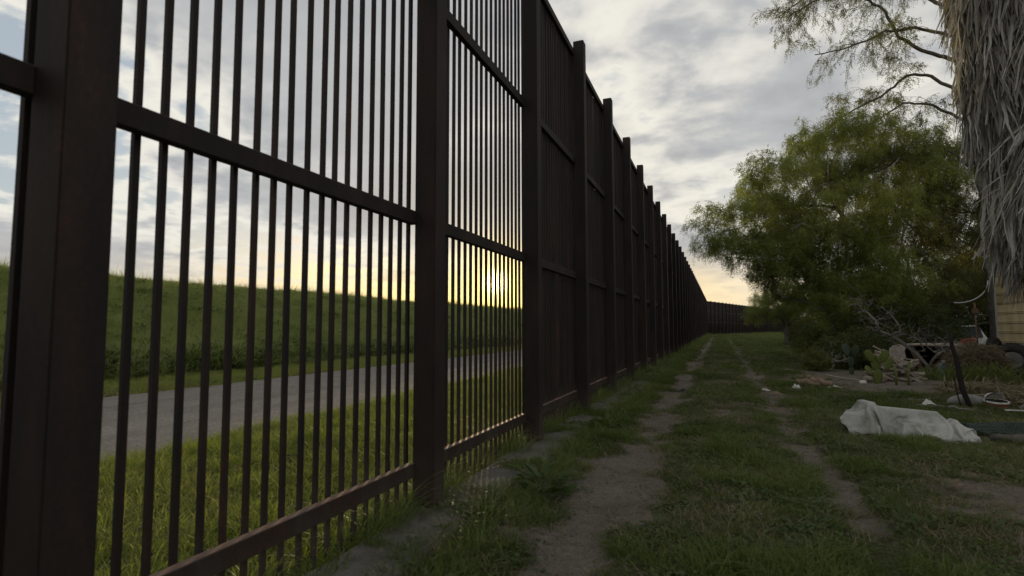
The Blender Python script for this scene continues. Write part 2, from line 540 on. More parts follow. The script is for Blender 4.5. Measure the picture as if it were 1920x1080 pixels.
def footing():
    xs_ = np.linspace(-2.10, -1.55, 24)
    ts_ = np.arange(-3, 30, .12)
    def z(x, t):
        e = np.minimum(x+2.065+.03*(fbm(t*2.1, t*0+5, 63, 4)-.5), -1.60+.16*(fbm(t*1.3, t*0+1, 61, 3)-.5)-x)
        crack = np.minimum(np.abs(((t+.4) % 2.44)-1.1), 1)
        return -.12+.19*sstep(e, -.022, .02)+(fbm(x*5, t*5, 62, 3)-.5)*.03-.03*np.exp(-(crack/.02)**2)
    return kind(sheet('concrete_footing', xs_, ts_, z, MAT['concrete']), 'structure')
footing()

# ------------------------------------------------------------------ the steel fence
H = EYE+4.623
SP, T0, S = 2.44, 1.0934, .169
fence = thing('border_fence', 'tall dark rusty steel picket fence running the length of the grassy track', 'fence', (FX, 0, 0))
post_me = box_mesh('post', (-S, 0, -.4), (0, S, H), MAT['steel'], .006, 2)
RZ = (EYE-.967-.10, EYE+.762, EYE+2.593, EYE+4.376)          # undersides of the four rails
rail_me = box_mesh('rail', (-.205, S, 0), (-.150, SP, .10), MAT['steel'], .004, 1)
pick_thin = box_mesh('picket', (-.011, -.0135, -.15), (.011, .0135, EYE+4.56), MAT['steel'])
pick_deep = box_mesh('picket', (-.026, -.018, -.15), (.026, .018, EYE+4.56), MAT['steel'])
NB = 41
def child(name, me, loc, rot=None):
    return link(name, me, fence, loc, rot)
stuffV, stuffF = [], []
def add_box(lo, hi, Mx=None):
    b = len(stuffV)
    for z in (lo[2], hi[2]):
        for x, y in ((lo[0], lo[1]), (hi[0], lo[1]), (hi[0], hi[1]), (lo[0], hi[1])):
            v = Vector((x, y, z))
            stuffV.append(Mx @ v if Mx else v)
    for f in ((0, 3, 2, 1), (4, 5, 6, 7), (0, 1, 5, 4), (1, 2, 6, 5), (2, 3, 7, 6), (3, 0, 4, 7)):
        stuffF.append([b+i for i in f])
frnd = random.Random(3)
for i in range(-1, NB+1):
    child('post', post_me, (0, T0+SP*i, frnd.uniform(-.012, .012)), (0, 0, frnd.uniform(-.006, .006)))
for i in range(-1, NB):
    t = T0+SP*i
    for z in RZ:
        child('rail', rail_me, (0, t, z))
    for j in range(20):
        y = t+.024+.122*j
        if i <= 13:
            o = child('picket', pick_thin if i <= 1 or (i, j) in ((2, 0), (2, 1), (2, 2), (2, 5), (2, 6), (2, 12), (3, 14), (3, 15), (3, 4)) else pick_deep, (-.235+frnd.gauss(0, .0015), y+frnd.gauss(0, .0025), frnd.gauss(0, .006)),
                      (0, frnd.gauss(0, .0006), frnd.gauss(0, .05)))
            o.rotation_euler.x = frnd.gauss(0, .0008)*(3 if frnd.random() < .08 else 1)
        else:
            add_box((-.261, y-.018, -.15), (-.209, y+.018, EYE+4.56))
Mb = Matrix.Translation((-.0, T0+SP*NB, 0)) @ Matrix.Rotation(-R(15.5), 4, 'Z')
for i in range(0, 40):
    Mi = Mb @ Matrix.Translation((0, SP*i, 0))
    o = link('post', post_me, fence)
    o.matrix_local = Mb @ Matrix.Translation((0, SP*(i+1), 0))
    for z in RZ[1:]:
        o = link('rail', rail_me, fence)
        o.matrix_local = Mi @ Matrix.Translation((0, 0, z))
    for j in range(20):
        y = .024+.122*j
        add_box((-.261, y-.018, -.15), (-.209, y+.018, EYE+4.56), Mi)
kind(link('far_pickets', mesh_np('far_pickets', stuffV, np.array(stuffF), MAT['steel']), fence), 'stuff')

# ------------------------------------------------------------------ grass clumps scattered as instances
def clump(name, n, rad, hmin, hmax, w, lean, mat, levels=2, flop=.0, seed=0):
    """a tuft of tapering bent blades"""
    r = np.random.default_rng(seed)
    V, F4, F3, T = [], [], [], []
    for b in range(n):
        a, q = r.uniform(0, 2*np.pi), rad*np.sqrt(r.uniform())
        base = np.array([np.cos(a)*q, np.sin(a)*q, -.01])
        h = r.uniform(hmin, hmax)
        da = a+r.normal(0, .9)
        dr = np.array([np.cos(da), np.sin(da), 0])
        ln = abs(r.normal(0, lean))+.05
        side = np.array([-dr[1], dr[0], 0])*w*r.uniform(.6, 1.3)*.5
        side = side*np.cos(.0)+0
        tw = r.uniform(0, np.pi)
        side = (np.array([np.cos(tw), np.sin(tw), 0]))*np.linalg.norm(side)
        tone = r.uniform()
        s0 = len(V)
        for l in range(levels+1):
            u = l/levels
            p = base+np.array([0, 0, 1])*h*(u-flop*u**3)+dr*h*ln*u**1.8
            k = (1-u**1.6)
            if l < levels:
                V += [p-side*k, p+side*k]
                T += [tone, tone]
            else:
                V.append(p)
                T.append(tone)
        for l in range(levels-1):
            F4.append([s0+2*l, s0+2*l+1, s0+2*l+3, s0+2*l+2])
        e = s0+2*(levels-1)
        F3.append([e, e+1, e+2])
    fs = [np.array(F4), np.array(F3)] if F4 else [np.array(F3)]
    me = mesh_np(name, V, fs, mat, {'tone': T})
    return bpy.data.objects.new(name, me)
def rosette(name, n, rad, lw, ll, mat, seed=0, rise=.4):
    """low broad-leaved weed"""
    r = np.random.default_rng(seed)
    V, F, T = [], [], []
    for b in range(n):
        a = r.uniform(0, 2*np.pi)
        q = rad*np.sqrt(r.uniform())
        p0 = np.array([np.cos(a)*q, np.sin(a)*q, r.uniform(.01, rise*.5*rad+.02)])
        a2 = a+r.normal(0, .8)
        d = np.array([np.cos(a2), np.sin(a2), r.uniform(-.1, rise)])
        d /= np.linalg.norm(d)
        sd = np.cross(d, [0, 0, 1])
        sd /= np.linalg.norm(sd)+1e-6
        L, W = ll*r.uniform(.6, 1.2), lw*r.uniform(.6, 1.2)
        nn = np.cross(sd, d)
        s0 = len(V)
        V += [p0, p0+d*L*.45+sd*W*.5+nn*.12*L, p0+d*L-nn*.05*L, p0+d*L*.45-sd*W*.5+nn*.12*L]
        T += [r.uniform()]*4
        F += [[s0, s0+1, s0+2, s0+3]]
    me = mesh_np(name, V, np.array(F), mat, {'tone': T})
    return bpy.data.objects.new(name, me)
def scatter(name, P, rotz, scl, idx, variants, tilt=None, label=None):
    col = bpy.data.collections.new(name+'_kinds')
    for v in variants:
        col.objects.link(v)
    me = bpy.data.meshes.new(name)
    P = np.asarray(P, np.float32)
    me.vertices.add(len(P))
    me.vertices.foreach_set('co', P.ravel())
    rot = np.zeros((len(P), 3), np.float32)
    rot[:, 2] = rotz
    if tilt is not None:
        rot[:, :2] = tilt
    a = me.attributes.new('rot', 'FLOAT_VECTOR', 'POINT')
    a.data.foreach_set('vector', rot.ravel())
    a = me.attributes.new('scl', 'FLOAT', 'POINT')
    a.data.foreach_set('value', np.asarray(scl, np.float32))
    a = me.attributes.new('pick', 'INT', 'POINT')
    a.data.foreach_set('value', np.asarray(idx, np.int32))
    o = kind(link(name, me), 'stuff', label)
    g = bpy.data.node_groups.new(name, 'GeometryNodeTree')
    g.interface.new_socket('Geometry', in_out='INPUT', socket_type='NodeSocketGeometry')
    g.interface.new_socket('Geometry', in_out='OUTPUT', socket_type='NodeSocketGeometry')
    N, L = g.nodes.new, g.links.new
    gi, go = N('NodeGroupInput'), N('NodeGroupOutput')
    ci = N('GeometryNodeCollectionInfo')
    ci.inputs['Collection'].default_value = col
    ci.inputs['Separate Children'].default_value = True
    ci.inputs['Reset Children'].default_value = True
    iop = N('GeometryNodeInstanceOnPoints')
    iop.inputs['Pick Instance'].default_value = True
    def attr(nm, ty):
        nd = N('GeometryNodeInputNamedAttribute')
        nd.data_type = ty
        nd.inputs['Name'].default_value = nm
        return nd.outputs[0]
    e2r = N('FunctionNodeEulerToRotation')
    L(attr('rot', 'FLOAT_VECTOR'), e2r.inputs[0])
    L(gi.outputs[0], iop.inputs['Points'])
    L(ci.outputs[0], iop.inputs['Instance'])
    L(e2r.outputs[0], iop.inputs['Rotation'])
    L(attr('scl', 'FLOAT'), iop.inputs['Scale'])
    L(attr('pick', 'INT'), iop.inputs['Instance Index'])
    L(iop.outputs[0], go.inputs[0])
    md = o.modifiers.new('scatter', 'NODES')
    md.node_group = g
    return o
def spread(n_per_m2, x0, x1, t0, t1, dens=None, seed=0, fall=None):
    """random points in a strip, thinned by a density function and, with distance, by fall(t)"""
    r = np.random.default_rng(seed)
    n = int(n_per_m2*(x1-x0)*(t1-t0))
    x, t = r.uniform(x0, x1, n), r.uniform(t0, t1, n)
    keep = np.ones(n, bool)
    if dens is not None:
        keep &= r.uniform(size=n) < dens(x, t)
    if fall is not None:
        keep &= r.uniform(size=n) < fall(t)
    return x[keep], t[keep], r

short = [clump('short_tuft_%02d' % i, 18, .06, .03, .085, .0065, 1.0, MAT['lawn'], 2, .2, i) for i in range(6)]
midg = [clump('tuft_%02d' % i, 22, .08, .07, .19, .0075, .95, MAT['lawn'], 3, .35, 20+i) for i in range(4)]
dryc = [clump('dry_tuft_%02d' % i, 14, .09, .03, .12, .0045, 1.4, MAT['dry'], 3, .4, 30+i) for i in range(3)]
broad = [rosette('broadleaf_%02d' % i, 16, .09, .028, .045, MAT['broad'], 40+i, .5) for i in range(3)]
variants = broad+dryc+short+midg           # alphabetical: broadleaf, dry_tuft, short_tuft, tuft
def lawn(name, dens_n, x0, x1, t0, t1, sc, seed, label=None):
    x, t, r = spread(dens_n, x0, x1, t0, t1, grass_d, seed)
    keep = (x-bend(t) > -2.02)
    x, t = x[keep], t[keep]
    n = len(x)
    g = grass_d(x, t)
    p = r.uniform(size=n)
    tall = fbm(x*1.5, t*1.5, 71, 3)-.10*sstep(x, -1.2, -.8)
    idx = np.where(p < .10, r.integers(0, 3, n), np.where(p < .13+.42*(1.12-g)+.38*np.maximum(sstep(fbm(x*1.3+8, t*1.3, 72, 4), .48, .62), .8*sstep(x, 1.0, 1.8)*(1-sstep(t, 7., 9.))), r.integers(3, 6, n), r.integers(6, 12, n)))
    idx = np.where((r.uniform(size=n) < .8*sstep(tall, .50, .64)), r.integers(12, 16, n), idx)
    s = r.uniform(.55, 1.15, n)*(.62+.45*g)*sc
    z = ground_z(x, t)-.004
    z = np.where((x > -2.04) & (x < -1.62) & (t < 30), np.maximum(z, .062), z)
    scatter(name, np.stack([x, t, z], -1), r.uniform(0, 6.28, n), s, idx, [v.copy() for v in variants], r.normal(0, .12, (n, 2)), label)
for nm, a in (('lawn_grass', (620, -2.05, 5.2, 1.6, 9, 1.0, 101)), ('lawn_grass', (300, -2.05, 7.5, 9, 19, 1.15, 102)),
              ('lawn_grass', (95, -2.05, 9, 19, 42, 1.5, 103)), ('lawn_grass', (26, -2.05, 40, 42, 150, 2.3, 104))):
    lawn(nm, *a)

# small stones and dead leaf bits lying on the bare ground
def bit_mesh(name, mat, s, seed):
    r = np.random.default_rng(seed)
    bm = bmesh.new()
    bmesh.ops.create_icosphere(bm, subdivisions=1, radius=1)
    for v in bm.verts:
        v.co = Vector([v.co[i]*s[i]*r.uniform(.75, 1.2) for i in range(3)])
    me = bpy.data.meshes.new(name)
    bm.to_mesh(me)
    bm.free()
    me.materials.append(mat)
    return bpy.data.objects.new(name, me)
bits = [bit_mesh('clod_%02d' % i, MAT['ground'], (.014, .011, .008), i) for i in range(2)]+[bit_mesh('stone_%02d' % i, MAT['concrete'], (.011, .009, .007), i+5) for i in range(2)]
bits += [clump('straw_bits_%02d' % i, 7, .10, .006, .02, .0045, 6., MAT['dry'], 2, 0., 55+i) for i in range(3)]
x, t, r = spread(560, -1.5, 4.5, 1.6, 13, lambda x, t: np.clip(1.05-grass_d(x, t), .03, 1), 107)
n = len(x)
scatter('ground_litter', np.stack([x, t, ground_z(x, t)], -1), r.uniform(0, 6.28, n), r.uniform(.4, 1.3, n)**1.7, r.choice(7, n, p=(.20, .2, .06, .06, .16, .16, .16)), bits, r.normal(0, .2, (n, 2)))

# rank grass along the foot of the fence
rank = [clump('rank_tuft_%02d' % i, 26, .11, .16, .50, .0095, .85, MAT['lush'], 5, .45, 60+i) for i in range(5)]
tallr = [clump('seed_stalk_%02d' % i, 9, .08, .35, .75, .0055, .45, MAT['lush'], 5, .22, 70+i) for i in range(3)]
drys = [clump('pale_stalk_%02d' % i, 7, .10, .2, .5, .0045, .9, MAT['dry'], 4, .35, 75+i) for i in range(2)]
def d_rank(x, t):
    x = x-bend(t)
    edge = sstep(x, -2.75, -2.0)*(1-sstep(x+.28*(fbm(t*.7, t*0, 81, 3)-.5), -1.55, -1.12))
    bare = np.exp(-((x+1.80)/.18)**2)*foot_bare(x, t)
    hole = (1-sstep(t, 2.6, 3.3))*sstep(-x, 1.55, 1.75)
    return edge*(1-.9*bare)*(.25+.75*sstep(fbm(x*.8, t*.8, 82, 3), .3, .6))*(1-.8*hole)
for nm, (dn, a, b, sc, sd) in (('fence_line_weeds', (170, 2.0, 11, .85, 111)), ('fence_line_weeds', (70, 11, 34, 1.05, 112)), ('fence_line_weeds', (22, 34, 102, 1.5, 113))):
    x, t, r = spread(dn, -2.7, -1.05, a, b, d_rank, sd)
    n = len(x)
    p = r.uniform(size=n)
    idx = np.where(p < .07, r.integers(0, 2, n), np.where(p < .88, 2+r.integers(0, 5, n), 7+r.integers(0, 3, n)))
    hgt = .42+.75*np.exp(-((x-bend(t)+2.12)/.16)**2)+.3*np.exp(-((x-bend(t)+1.5)/.2)**2)
    scatter(nm, np.stack([x, t, ground_z(x, t)-.01], -1), r.uniform(0, 6.28, n), r.uniform(.6, 1.15, n)*hgt*sc, idx,
            [v.copy() for v in drys+rank+tallr], r.normal(0, .15, (n, 2)))

# verge beyond the fence
vg = [clump('verge_tuft_%02d' % i, 24, .10, .08, .24, .009, .95, MAT['verge'], 3, .35, 80+i) for i in range(5)]
vd = [clump('straw_tuft_%02d' % i, 10, .09, .10, .30, .005, .8, MAT['dry'], 3, .3, 86+i) for i in range(2)]
def d_verge(x, t):
    e = (1-sstep(x+.5*(fbm(t*.8, x*.8, 91, 3)-.5), -2.3, -2.0))*sstep(x+.8*(fbm(t*.6, x*.3, 92, 3)-.5), -6.25, -5.8)
    return e*(.55+.45*sstep(fbm(x*1.2, t*1.2, 93, 3), .3, .5))
for dn, a, b, sc, sd in ((210, 0, 12, .8, 121), (70, 12, 45, 1.2, 122)):
    x, t, r = spread(dn, -6.4, -2.1, a, b, d_verge, sd)
    n = len(x)
    idx = np.where(r.uniform(size=n) < .07, r.integers(0, 2, n), 2+r.integers(0, 5, n))
    scatter('verge_grass', np.stack([x, t, ground_z(x, t)-.01], -1), r.uniform(0, 6.28, n), r.uniform(.6, 1.2, n)*sc, idx, [v.copy() for v in vd+vg], r.normal(0, .15, (n, 2)))
# mown strip past the road
def d_strip(x, t):
    return sstep(x+.5*(fbm(t*.7, x*.5, 94, 3)-.5), -15.6, -15.0)*(1-sstep(x+.7*(fbm(t*.7, x*.3, 95, 3)-.5), -11.5, -11.0))
x, t, r = spread(75, -15.4, -11.0, 2, 70, d_strip, 125, lambda t: np.clip(22/(t+1), .12, 1))
n = len(x)
idx = np.where(r.uniform(size=n) < .30, r.integers(0, 2, n), 2+r.integers(0, 5, n))
scatter('roadside_grass', np.stack([x, t, np.maximum(ground_z(x, t), levee_z(x, t))-.01], -1), r.uniform(0, 6.28, n), r.uniform(.5, .95, n), idx, [v.copy() for v in vd+vg], r.normal(0, .15, (n, 2)))
# levee
lv = [clump('levee_tuft_%02d' % i, 26, .26, .25, .8, .017, .95, MAT['levee'], 3, .42, 90+i) for i in range(4)]+[clump('levee_tuft_04', 10, .25, .8, 1.35, .013, .35, MAT['levee'], 3, .15, 94)]
lw = [rosette('levee_weed_%02d' % i, 34, .34, .075, .26, MAT['broad'], 96+i, 1.3) for i in range(3)]
x, t, r = spread(62, -27.4, -14.6, 0, 150, None, 131, lambda t: np.clip(16/(t+1), .10, 1))
n = len(x)
toe = np.exp(-((x+15.4)/1.0)**2)
p = r.uniform(size=n)
idx = np.where(p < .05+.40*toe, 5+r.integers(0, 3, n), r.integers(0, 5, n))
sc = .9*r.uniform(.5, 1.15, n)*(.8+.5*toe)*(.40+1.0*fbm(x*.45, t*.3, 98, 4))*np.where(t > 50, 1.5, 1)
scatter('levee_grass', np.stack([x, t, levee_z(x, t)-.02], -1), r.uniform(0, 6.28, n), sc, idx, [v.copy() for v in lv+lw], r.normal(0, .15, (n, 2)))

# ------------------------------------------------------------------ trees
def grow(root, targets, step=.3, seed=0, arch=.16, low=.5, jit=.05):
    """branches reach out from the trunk polyline `root` to every target point"""
    r = np.random.default_rng(seed)
    P = [np.array(p, float) for p in root]
    par = [-1]+list(range(len(root)-1))
    cap = len(root)+len(targets)*60
    A = np.zeros((cap, 3))
    A[:len(P)] = P
    tips = []
    base = P[0]
    order = np.argsort(np.linalg.norm(targets-base, axis=1)*(1+r.normal(0, .12, len(targets))))
    n = len(P)
    for q in order:
        p = targets[q]
        d = np.linalg.norm(A[1:n]-p, axis=1)+low*np.maximum(A[1:n, 2]-p[2], 0)
        j = 1+int(np.argmin(d))
        a = A[j]
        L = np.linalg.norm(p-a)
        m = max(1, int(L/step))
        c = (a+p)/2+np.array([0, 0, arch*L])+r.normal(0, .055*L, 3)
        prev = j
        for i in range(1, m+1):
            u = i/m
            x = a*(1-u)**2+2*c*u*(1-u)+p*u*u+(r.normal(0, jit, 3) if i < m else 0)
            if n >= cap:
                break
            A[n] = x
            par.append(prev)
            prev = n
            n += 1
        tips.append(prev)
    return A[:n], np.array(par), np.array(tips)
def limb_radii(A, par, tips, rt, ex, rmax):
    cnt = np.zeros(len(A))
    cnt[tips] += 1
    for i in range(len(A)-1, 0, -1):
        cnt[par[i]] += cnt[i]
    return np.minimum(rt*np.maximum(cnt, 1)**ex, rmax), cnt
def limb_mesh(name, A, par, rad, mat, sides=5):
    i = np.arange(1, len(A))
    p = par[1:]
    keep = p >= 0
    i, p = i[keep], p[keep]
    d = A[i]-A[p]
    ln = np.linalg.norm(d, axis=1, keepdims=True)
    d = d/np.maximum(ln, 1e-6)
    dirs = np.zeros_like(A)
    dirs[i] = d
    dirs[0] = d[0] if len(d) else (0, 0, 1)
    r0 = np.where(rad[i] > .6*rad[p], rad[p], rad[i]*1.15)
    d0 = np.where((rad[i] > .6*rad[p])[:, None], dirs[p], d)
    def ring(c, dd, rr):
        ref = np.where((np.abs(dd[:, 2]) < .93)[:, None], np.array([[0, 0, 1.]]), np.array([[1., 0, 0]]))
        u = np.cross(dd, ref)
        u /= np.linalg.norm(u, axis=1, keepdims=True)+1e-9
        w = np.cross(dd, u)
        a = np.arange(sides)*2*np.pi/sides
        return c[:, None]+rr[:, None, None]*(u[:, None]*np.cos(a)[None, :, None]+w[:, None]*np.sin(a)[None, :, None])
    V = np.concatenate([ring(A[p], d0, r0), ring(A[i], d, rad[i])], 1).reshape(-1, 3)
    b = np.arange(len(i))[:, None]*2*sides
    j = np.arange(sides)[None]
    k = (j+1) % sides
    F = np.stack([b+j, b+k, b+sides+k, b+sides+j], -1).reshape(-1, 4)
    return mesh_np(name, V, F, mat, smooth=True)
def sprays_mesh(name, P, D, T, mat, n=9, ln=.24, lw=.014, ll=.055, seed=0):
    """feathery leaves: at each point a drooping stalk with leaflets on both sides"""
    r = np.random.default_rng(seed)
    N = len(P)
    L = ln*r.uniform(.6, 1.3, N)
    D = D/np.linalg.norm(D, axis=1, keepdims=True)
    sd = np.cross(D, r.normal(0, 1, (N, 3)))
    sd /= np.linalg.norm(sd, axis=1, keepdims=True)+1e-9
    Vs, Ts = [], []
    for q in range(n):
        u = (q+.6)/n
        c = P+D*(L*u)[:, None]
        c[:, 2] -= .35*L*u*u
        s = (1 if q % 2 else -1)
        a = D*.55+sd*s*.75+r.normal(0, .28, (N, 3))
        a /= np.linalg.norm(a, axis=1, keepdims=True)
        w = np.cross(a, r.normal(0, 1, (N, 3)))
        w /= np.linalg.norm(w, axis=1, keepdims=True)+1e-9
        l = ll*r.uniform(.7, 1.3, N)[:, None]
        ww = lw*r.uniform(.7, 1.3, N)[:, None]
        Vs.append(np.stack([c, c+a*l*.5+w*ww*.5, c+a*l, c+a*l*.5-w*ww*.5], 1))
        Ts.append(np.repeat(np.clip(T+r.normal(0, .08, N), 0, 1)[:, None], 4, 1))
    V = np.concatenate(Vs).reshape(-1, 3)
    F = np.arange(len(V)).reshape(-1, 4)
    return mesh_np(name, V, F, mat, {'tone': np.concatenate(Ts).ravel()})
def blob_points(n, lobes, seed, shell=.55):
    """points through a crown made of several unequal lobes (cx, cy, cz, rx, ry, rz, weight)"""
    r = np.random.default_rng(seed)
    lobes = np.array(lobes, float)
    w = lobes[:, 6]/lobes[:, 6].sum()
    k = r.choice(len(lobes), n, p=w)
    d = r.normal(0, 1, (n, 3))
    d /= np.linalg.norm(d, axis=1, keepdims=True)
    q = shell+(1-shell)*r.uniform(size=n)
    q = q*(1+.30*(fbm(d[:, 0]*2.2+k*7, d[:, 1]*2.2+d[:, 2]*1.7, seed, 3)-.5)*2)
    return lobes[k, :3]+d*q[:, None]*lobes[k, 3:6]
def make_tree(name, label, roots, lobes, nt, nl, leafmat, seed, bark='bark', rt=.006, ex=.46, rmax=.16, droop=.9,
              leaf=(10, .24, .022, .068), leaf_from=6, bare=0., step=.3, arch=.16, group=None, shell=.45, sides=5):
    base = roots[0][0]
    t = thing(name, label, 'tree', base, (0, 0, 0), group)
    r = np.random.default_rng(seed)
    B = np.array(base)
    tg = blob_points(nt, lobes, seed, shell)
    tg = tg[tg[:, 2] > .25]
    # every stem takes the targets nearest to its own top
    tops = np.array([rt_[-1] for rt_ in roots])
    own = np.argmin(np.linalg.norm(tg[:, None]-tops[None], axis=2), axis=1)
    LP, LD, LT = [], [], []
    for s, rt_ in enumerate(roots):
        tt = tg[own == s]
        if len(tt) == 0:
            continue
        A, par, tips = grow(rt_, tt, step, seed+s, arch)
        rad, cnt = limb_radii(A, par, tips, rt, ex, rmax)
        link('trunk', limb_mesh('trunk', A-B, par, rad, MAT[bark], sides), t)
        tw = np.where((cnt <= leaf_from) & (np.arange(len(A)) >= len(rt_)))[0]
        if bare:
            keep = fbm(A[tw, 0]*.6+9, A[tw, 2]*.6+A[tw, 1]*.4, seed+3, 3) > bare
            tw = tw[keep]
        LP.append(A[tw])
        LD.append(A[tw]-A[np.maximum(par[tw], 0)])
    LP, LD = np.concatenate(LP), np.concatenate(LD)
    k = r.integers(0, len(LP), nl)
    P = LP[k]+r.normal(0, .10, (nl, 3))
    d = LD[k]/(np.linalg.norm(LD[k], axis=1, keepdims=True)+1e-6)
    D = d*.6+r.normal(0, .55, (nl, 3))+np.array([0, 0, -droop])
    T = np.clip(fbm(P[:, 0]*.55+P[:, 1]*.3, P[:, 2]*.6, seed+5, 3)*1.5-.25+r.normal(0, .12, nl), 0, 1)
    link('crown', sprays_mesh('crown', P-B, D, T, MAT[leafmat], *leaf, seed), t)
    return t
def stem(*pts):
    """a slightly crooked line through the given points"""
    r = random.Random(sum(int(abs(c)*100) for p in pts for c in p))
    out = [pts[0]]
    for a, b in zip(pts, pts[1:]):
        n = max(2, int((Vector(b)-Vector(a)).length/.3))
        for i in range(1, n+1):
            q = Vector(a).lerp(Vector(b), i/n)
            if i < n:
                q += Vector([r.gauss(0, .03) for _ in range(3)])
            out.append(tuple(q))
    return out

make_tree('mesquite_tree', 'broad feathery yellow-green tree leaning over the track opposite the fence',
          [stem((4.6, 24, 0), (4.0, 23.8, 1.5), (2.6, 23.6, 4.2)), stem((4.9, 24.2, 0), (4.9, 24.2, 2.0), (4.4, 24.0, 6.2)), stem((5.2, 24.1, 0), (5.9, 24.2, 1.8), (6.6, 24.3, 5.0))],
          [(1.2, 23.6, 5.3, 2.3, 2.4, 1.6, 1.1), (2.8, 24, 7.0, 2.4, 2.6, 1.7, 1.2), (4.6, 24.2, 8.2, 2.2, 2.4, 1.5, 1.0), (2.1, 23.4, 4.3, 1.8, 2.0, 1.1, .8),
           (4.4, 23.6, 5.6, 2.6, 2.4, 1.7, 1.0), (6.5, 24.4, 6.9, 2.0, 2.2, 1.7, .6), (6.2, 24.6, 8.5, 1.8, 1.8, 1.1, .35), (7.9, 24.8, 7.9, 1.5, 1.6, 1.3, .25), (4.3, 22.8, 2.6, 1.8, 1.5, 1.2, .8), (2.6, 23.0, 3.2, 1.5, 1.4, 1.0, .6), (5.2, 22.8, 3.2, 2.0, 1.5, 1.5, .9), (4.0, 23.2, 4.4, 2.0, 1.6, 1.3, .8)],
          2200, 50000, 'mesq', 201, 'twig', rt=.0046, rmax=.085, bare=.17, leaf=(10, .27, .021, .072))
make_tree('mesquite_tree', 'dark thin-leaved tree with bare grey twigs between the yellow-green tree and the yellow house',
          [stem((7.6, 26, 0), (7.3, 25.9, 2.0), (6.8, 25.7, 4.8)), stem((8.3, 26.2, 0), (8.9, 26.2, 2.2), (9.4, 26.3, 5.0))],
          [(7.2, 25.4, 5.4, 2.4, 2.2, 1.9, 1.), (9.4, 26, 5.6, 2.3, 2.2, 1.8, .9), (8.2, 26, 7.4, 2.2, 2.2, 1.3, .6), (6.6, 24.6, 3.2, 2.2, 1.5, 1.4, .8), (9.6, 25.5, 3.0, 2.2, 1.6, 1.6, .9)],
          1700, 22000, 'olive', 203, 'twig', rt=.0046, rmax=.085, bare=.34)
make_tree('young_tree', 'small pale-stemmed leafy tree standing by the far end of the track',
          [stem((4.7, 46, 0), (4.6, 46, 1.6), (4.0, 46, 2.9))],
          [(3.9, 46, 3.1, 2.0, 2.2, 1.2, 1.), (2.9, 45.6, 2.4, 1.2, 1.5, .8, .6), (5.2, 46, 2.9, 1.6, 1.8, 1.1, .6)], 420, 6500, 'mesq', 205, 'twig', rt=.010, leaf=(8, .32, .024, .09))
for q, (bx, by, h, w, lab) in enumerate((
        (8.6, 60, 6.2, 3.6, 'tall dark tree filling the gap behind the small pale-stemmed tree'),
        (9.4, 44, 5.4, 3.2, 'round dark tree behind the undergrowth halfway along the track'),
        (12.6, 34, 7.4, 3.4, 'tall dark evergreen behind the thin-leaved tree with bare twigs'),
        (11.4, 28.5, 5.6, 2.6, 'dense dark evergreen just beyond the corner of the yellow house'))):
    make_tree('evergreen_tree', lab, [stem((bx, by, 0), (bx-.1, by, h*.35), (bx+.1, by, h*.7))],
              [(bx, by, h*.66, w*.8, w*.8, h*.30, 1.), (bx-w*.45, by-.4, h*.40, w*.6, w*.6, h*.27, .8), (bx+w*.5, by-.3, h*.42, w*.6, w*.6, h*.28, .8), (bx, by-w*.5, h*.22, w*.7, w*.4, h*.2, .6)],
              520, 9000, 'dark', 211+q, rt=.011, leaf=(8, .34, .035, .10), droop=.5, shell=.55)
# undergrowth bushes along the edge of the trees
def bush(name, label, x, y, w, h, mat, seed, nl=3500, leaf=(8, .22, .022, .07), group=None, bare=0.):
    st = [stem((x+dx, y, 0), (x+dx*1.8, y+.05, h*.5)) for dx in (-.25*w, 0., .25*w)]
    o = make_tree(name, label, st, [(x, y, h*.5, w, w*.8, h*.45, 1.), (x-w*.5, y-.1, h*.35, w*.6, w*.6, h*.32, .6), (x+w*.5, y-.1, h*.4, w*.6, w*.6, h*.36, .6)],
                  260, nl, mat, seed, 'twig', rt=.005, leaf=leaf, droop=.35, step=.18, group=group, bare=bare)
    o['category'] = 'bush'
    return o
bush('shrub', 'dark bush at the foot of the yellow-green tree, nearest the track', 4.9, 27, 1.6, 2.1, 'dark', 221)
bush('shrub', 'olive bush under the overhang of the yellow-green tree', 5.0, 22.0, 1.3, 1.5, 'olive', 222)
bush('shrub', 'low dark bush behind the bluish cactus', 4.2, 20.6, 1.15, 1.25, 'dark', 223)
bush('shrub', 'spreading olive bush on the track side of the undergrowth', 4.4, 24.6, 1.3, 1.5, 'olive', 241, 5000)
bush('shrub', 'pale dry-twigged bush left of the bluish cactus', 3.0, 19.6, .75, .75, 'olive', 224, 900, bare=.45)
bush('shrub', 'tall dark bush behind the rusty white shell', 5.9, 22.4, 1.7, 2.6, 'dark', 225, 5200)
bush('shrub', 'tall dark bush behind the faded white derelict car', 7.6, 27.4, 1.6, 3.6, 'dark', 226, 5000)
bush('shrub', 'dark bush in shade between the two feathery trees', 6.4, 27.5, 2.1, 3.0, 'dark', 227, 6000)
bush('shrub', 'rounded bush beside the pale-stemmed tree', 6.9, 47, 2.0, 2.3, 'olive', 228, 4000, (8, .3, .03, .10))
bush('shrub', 'dark bush where the undergrowth meets the track bend', 6.2, 38, 1.9, 1.9, 'dark', 229, 4000, (8, .28, .03, .09))

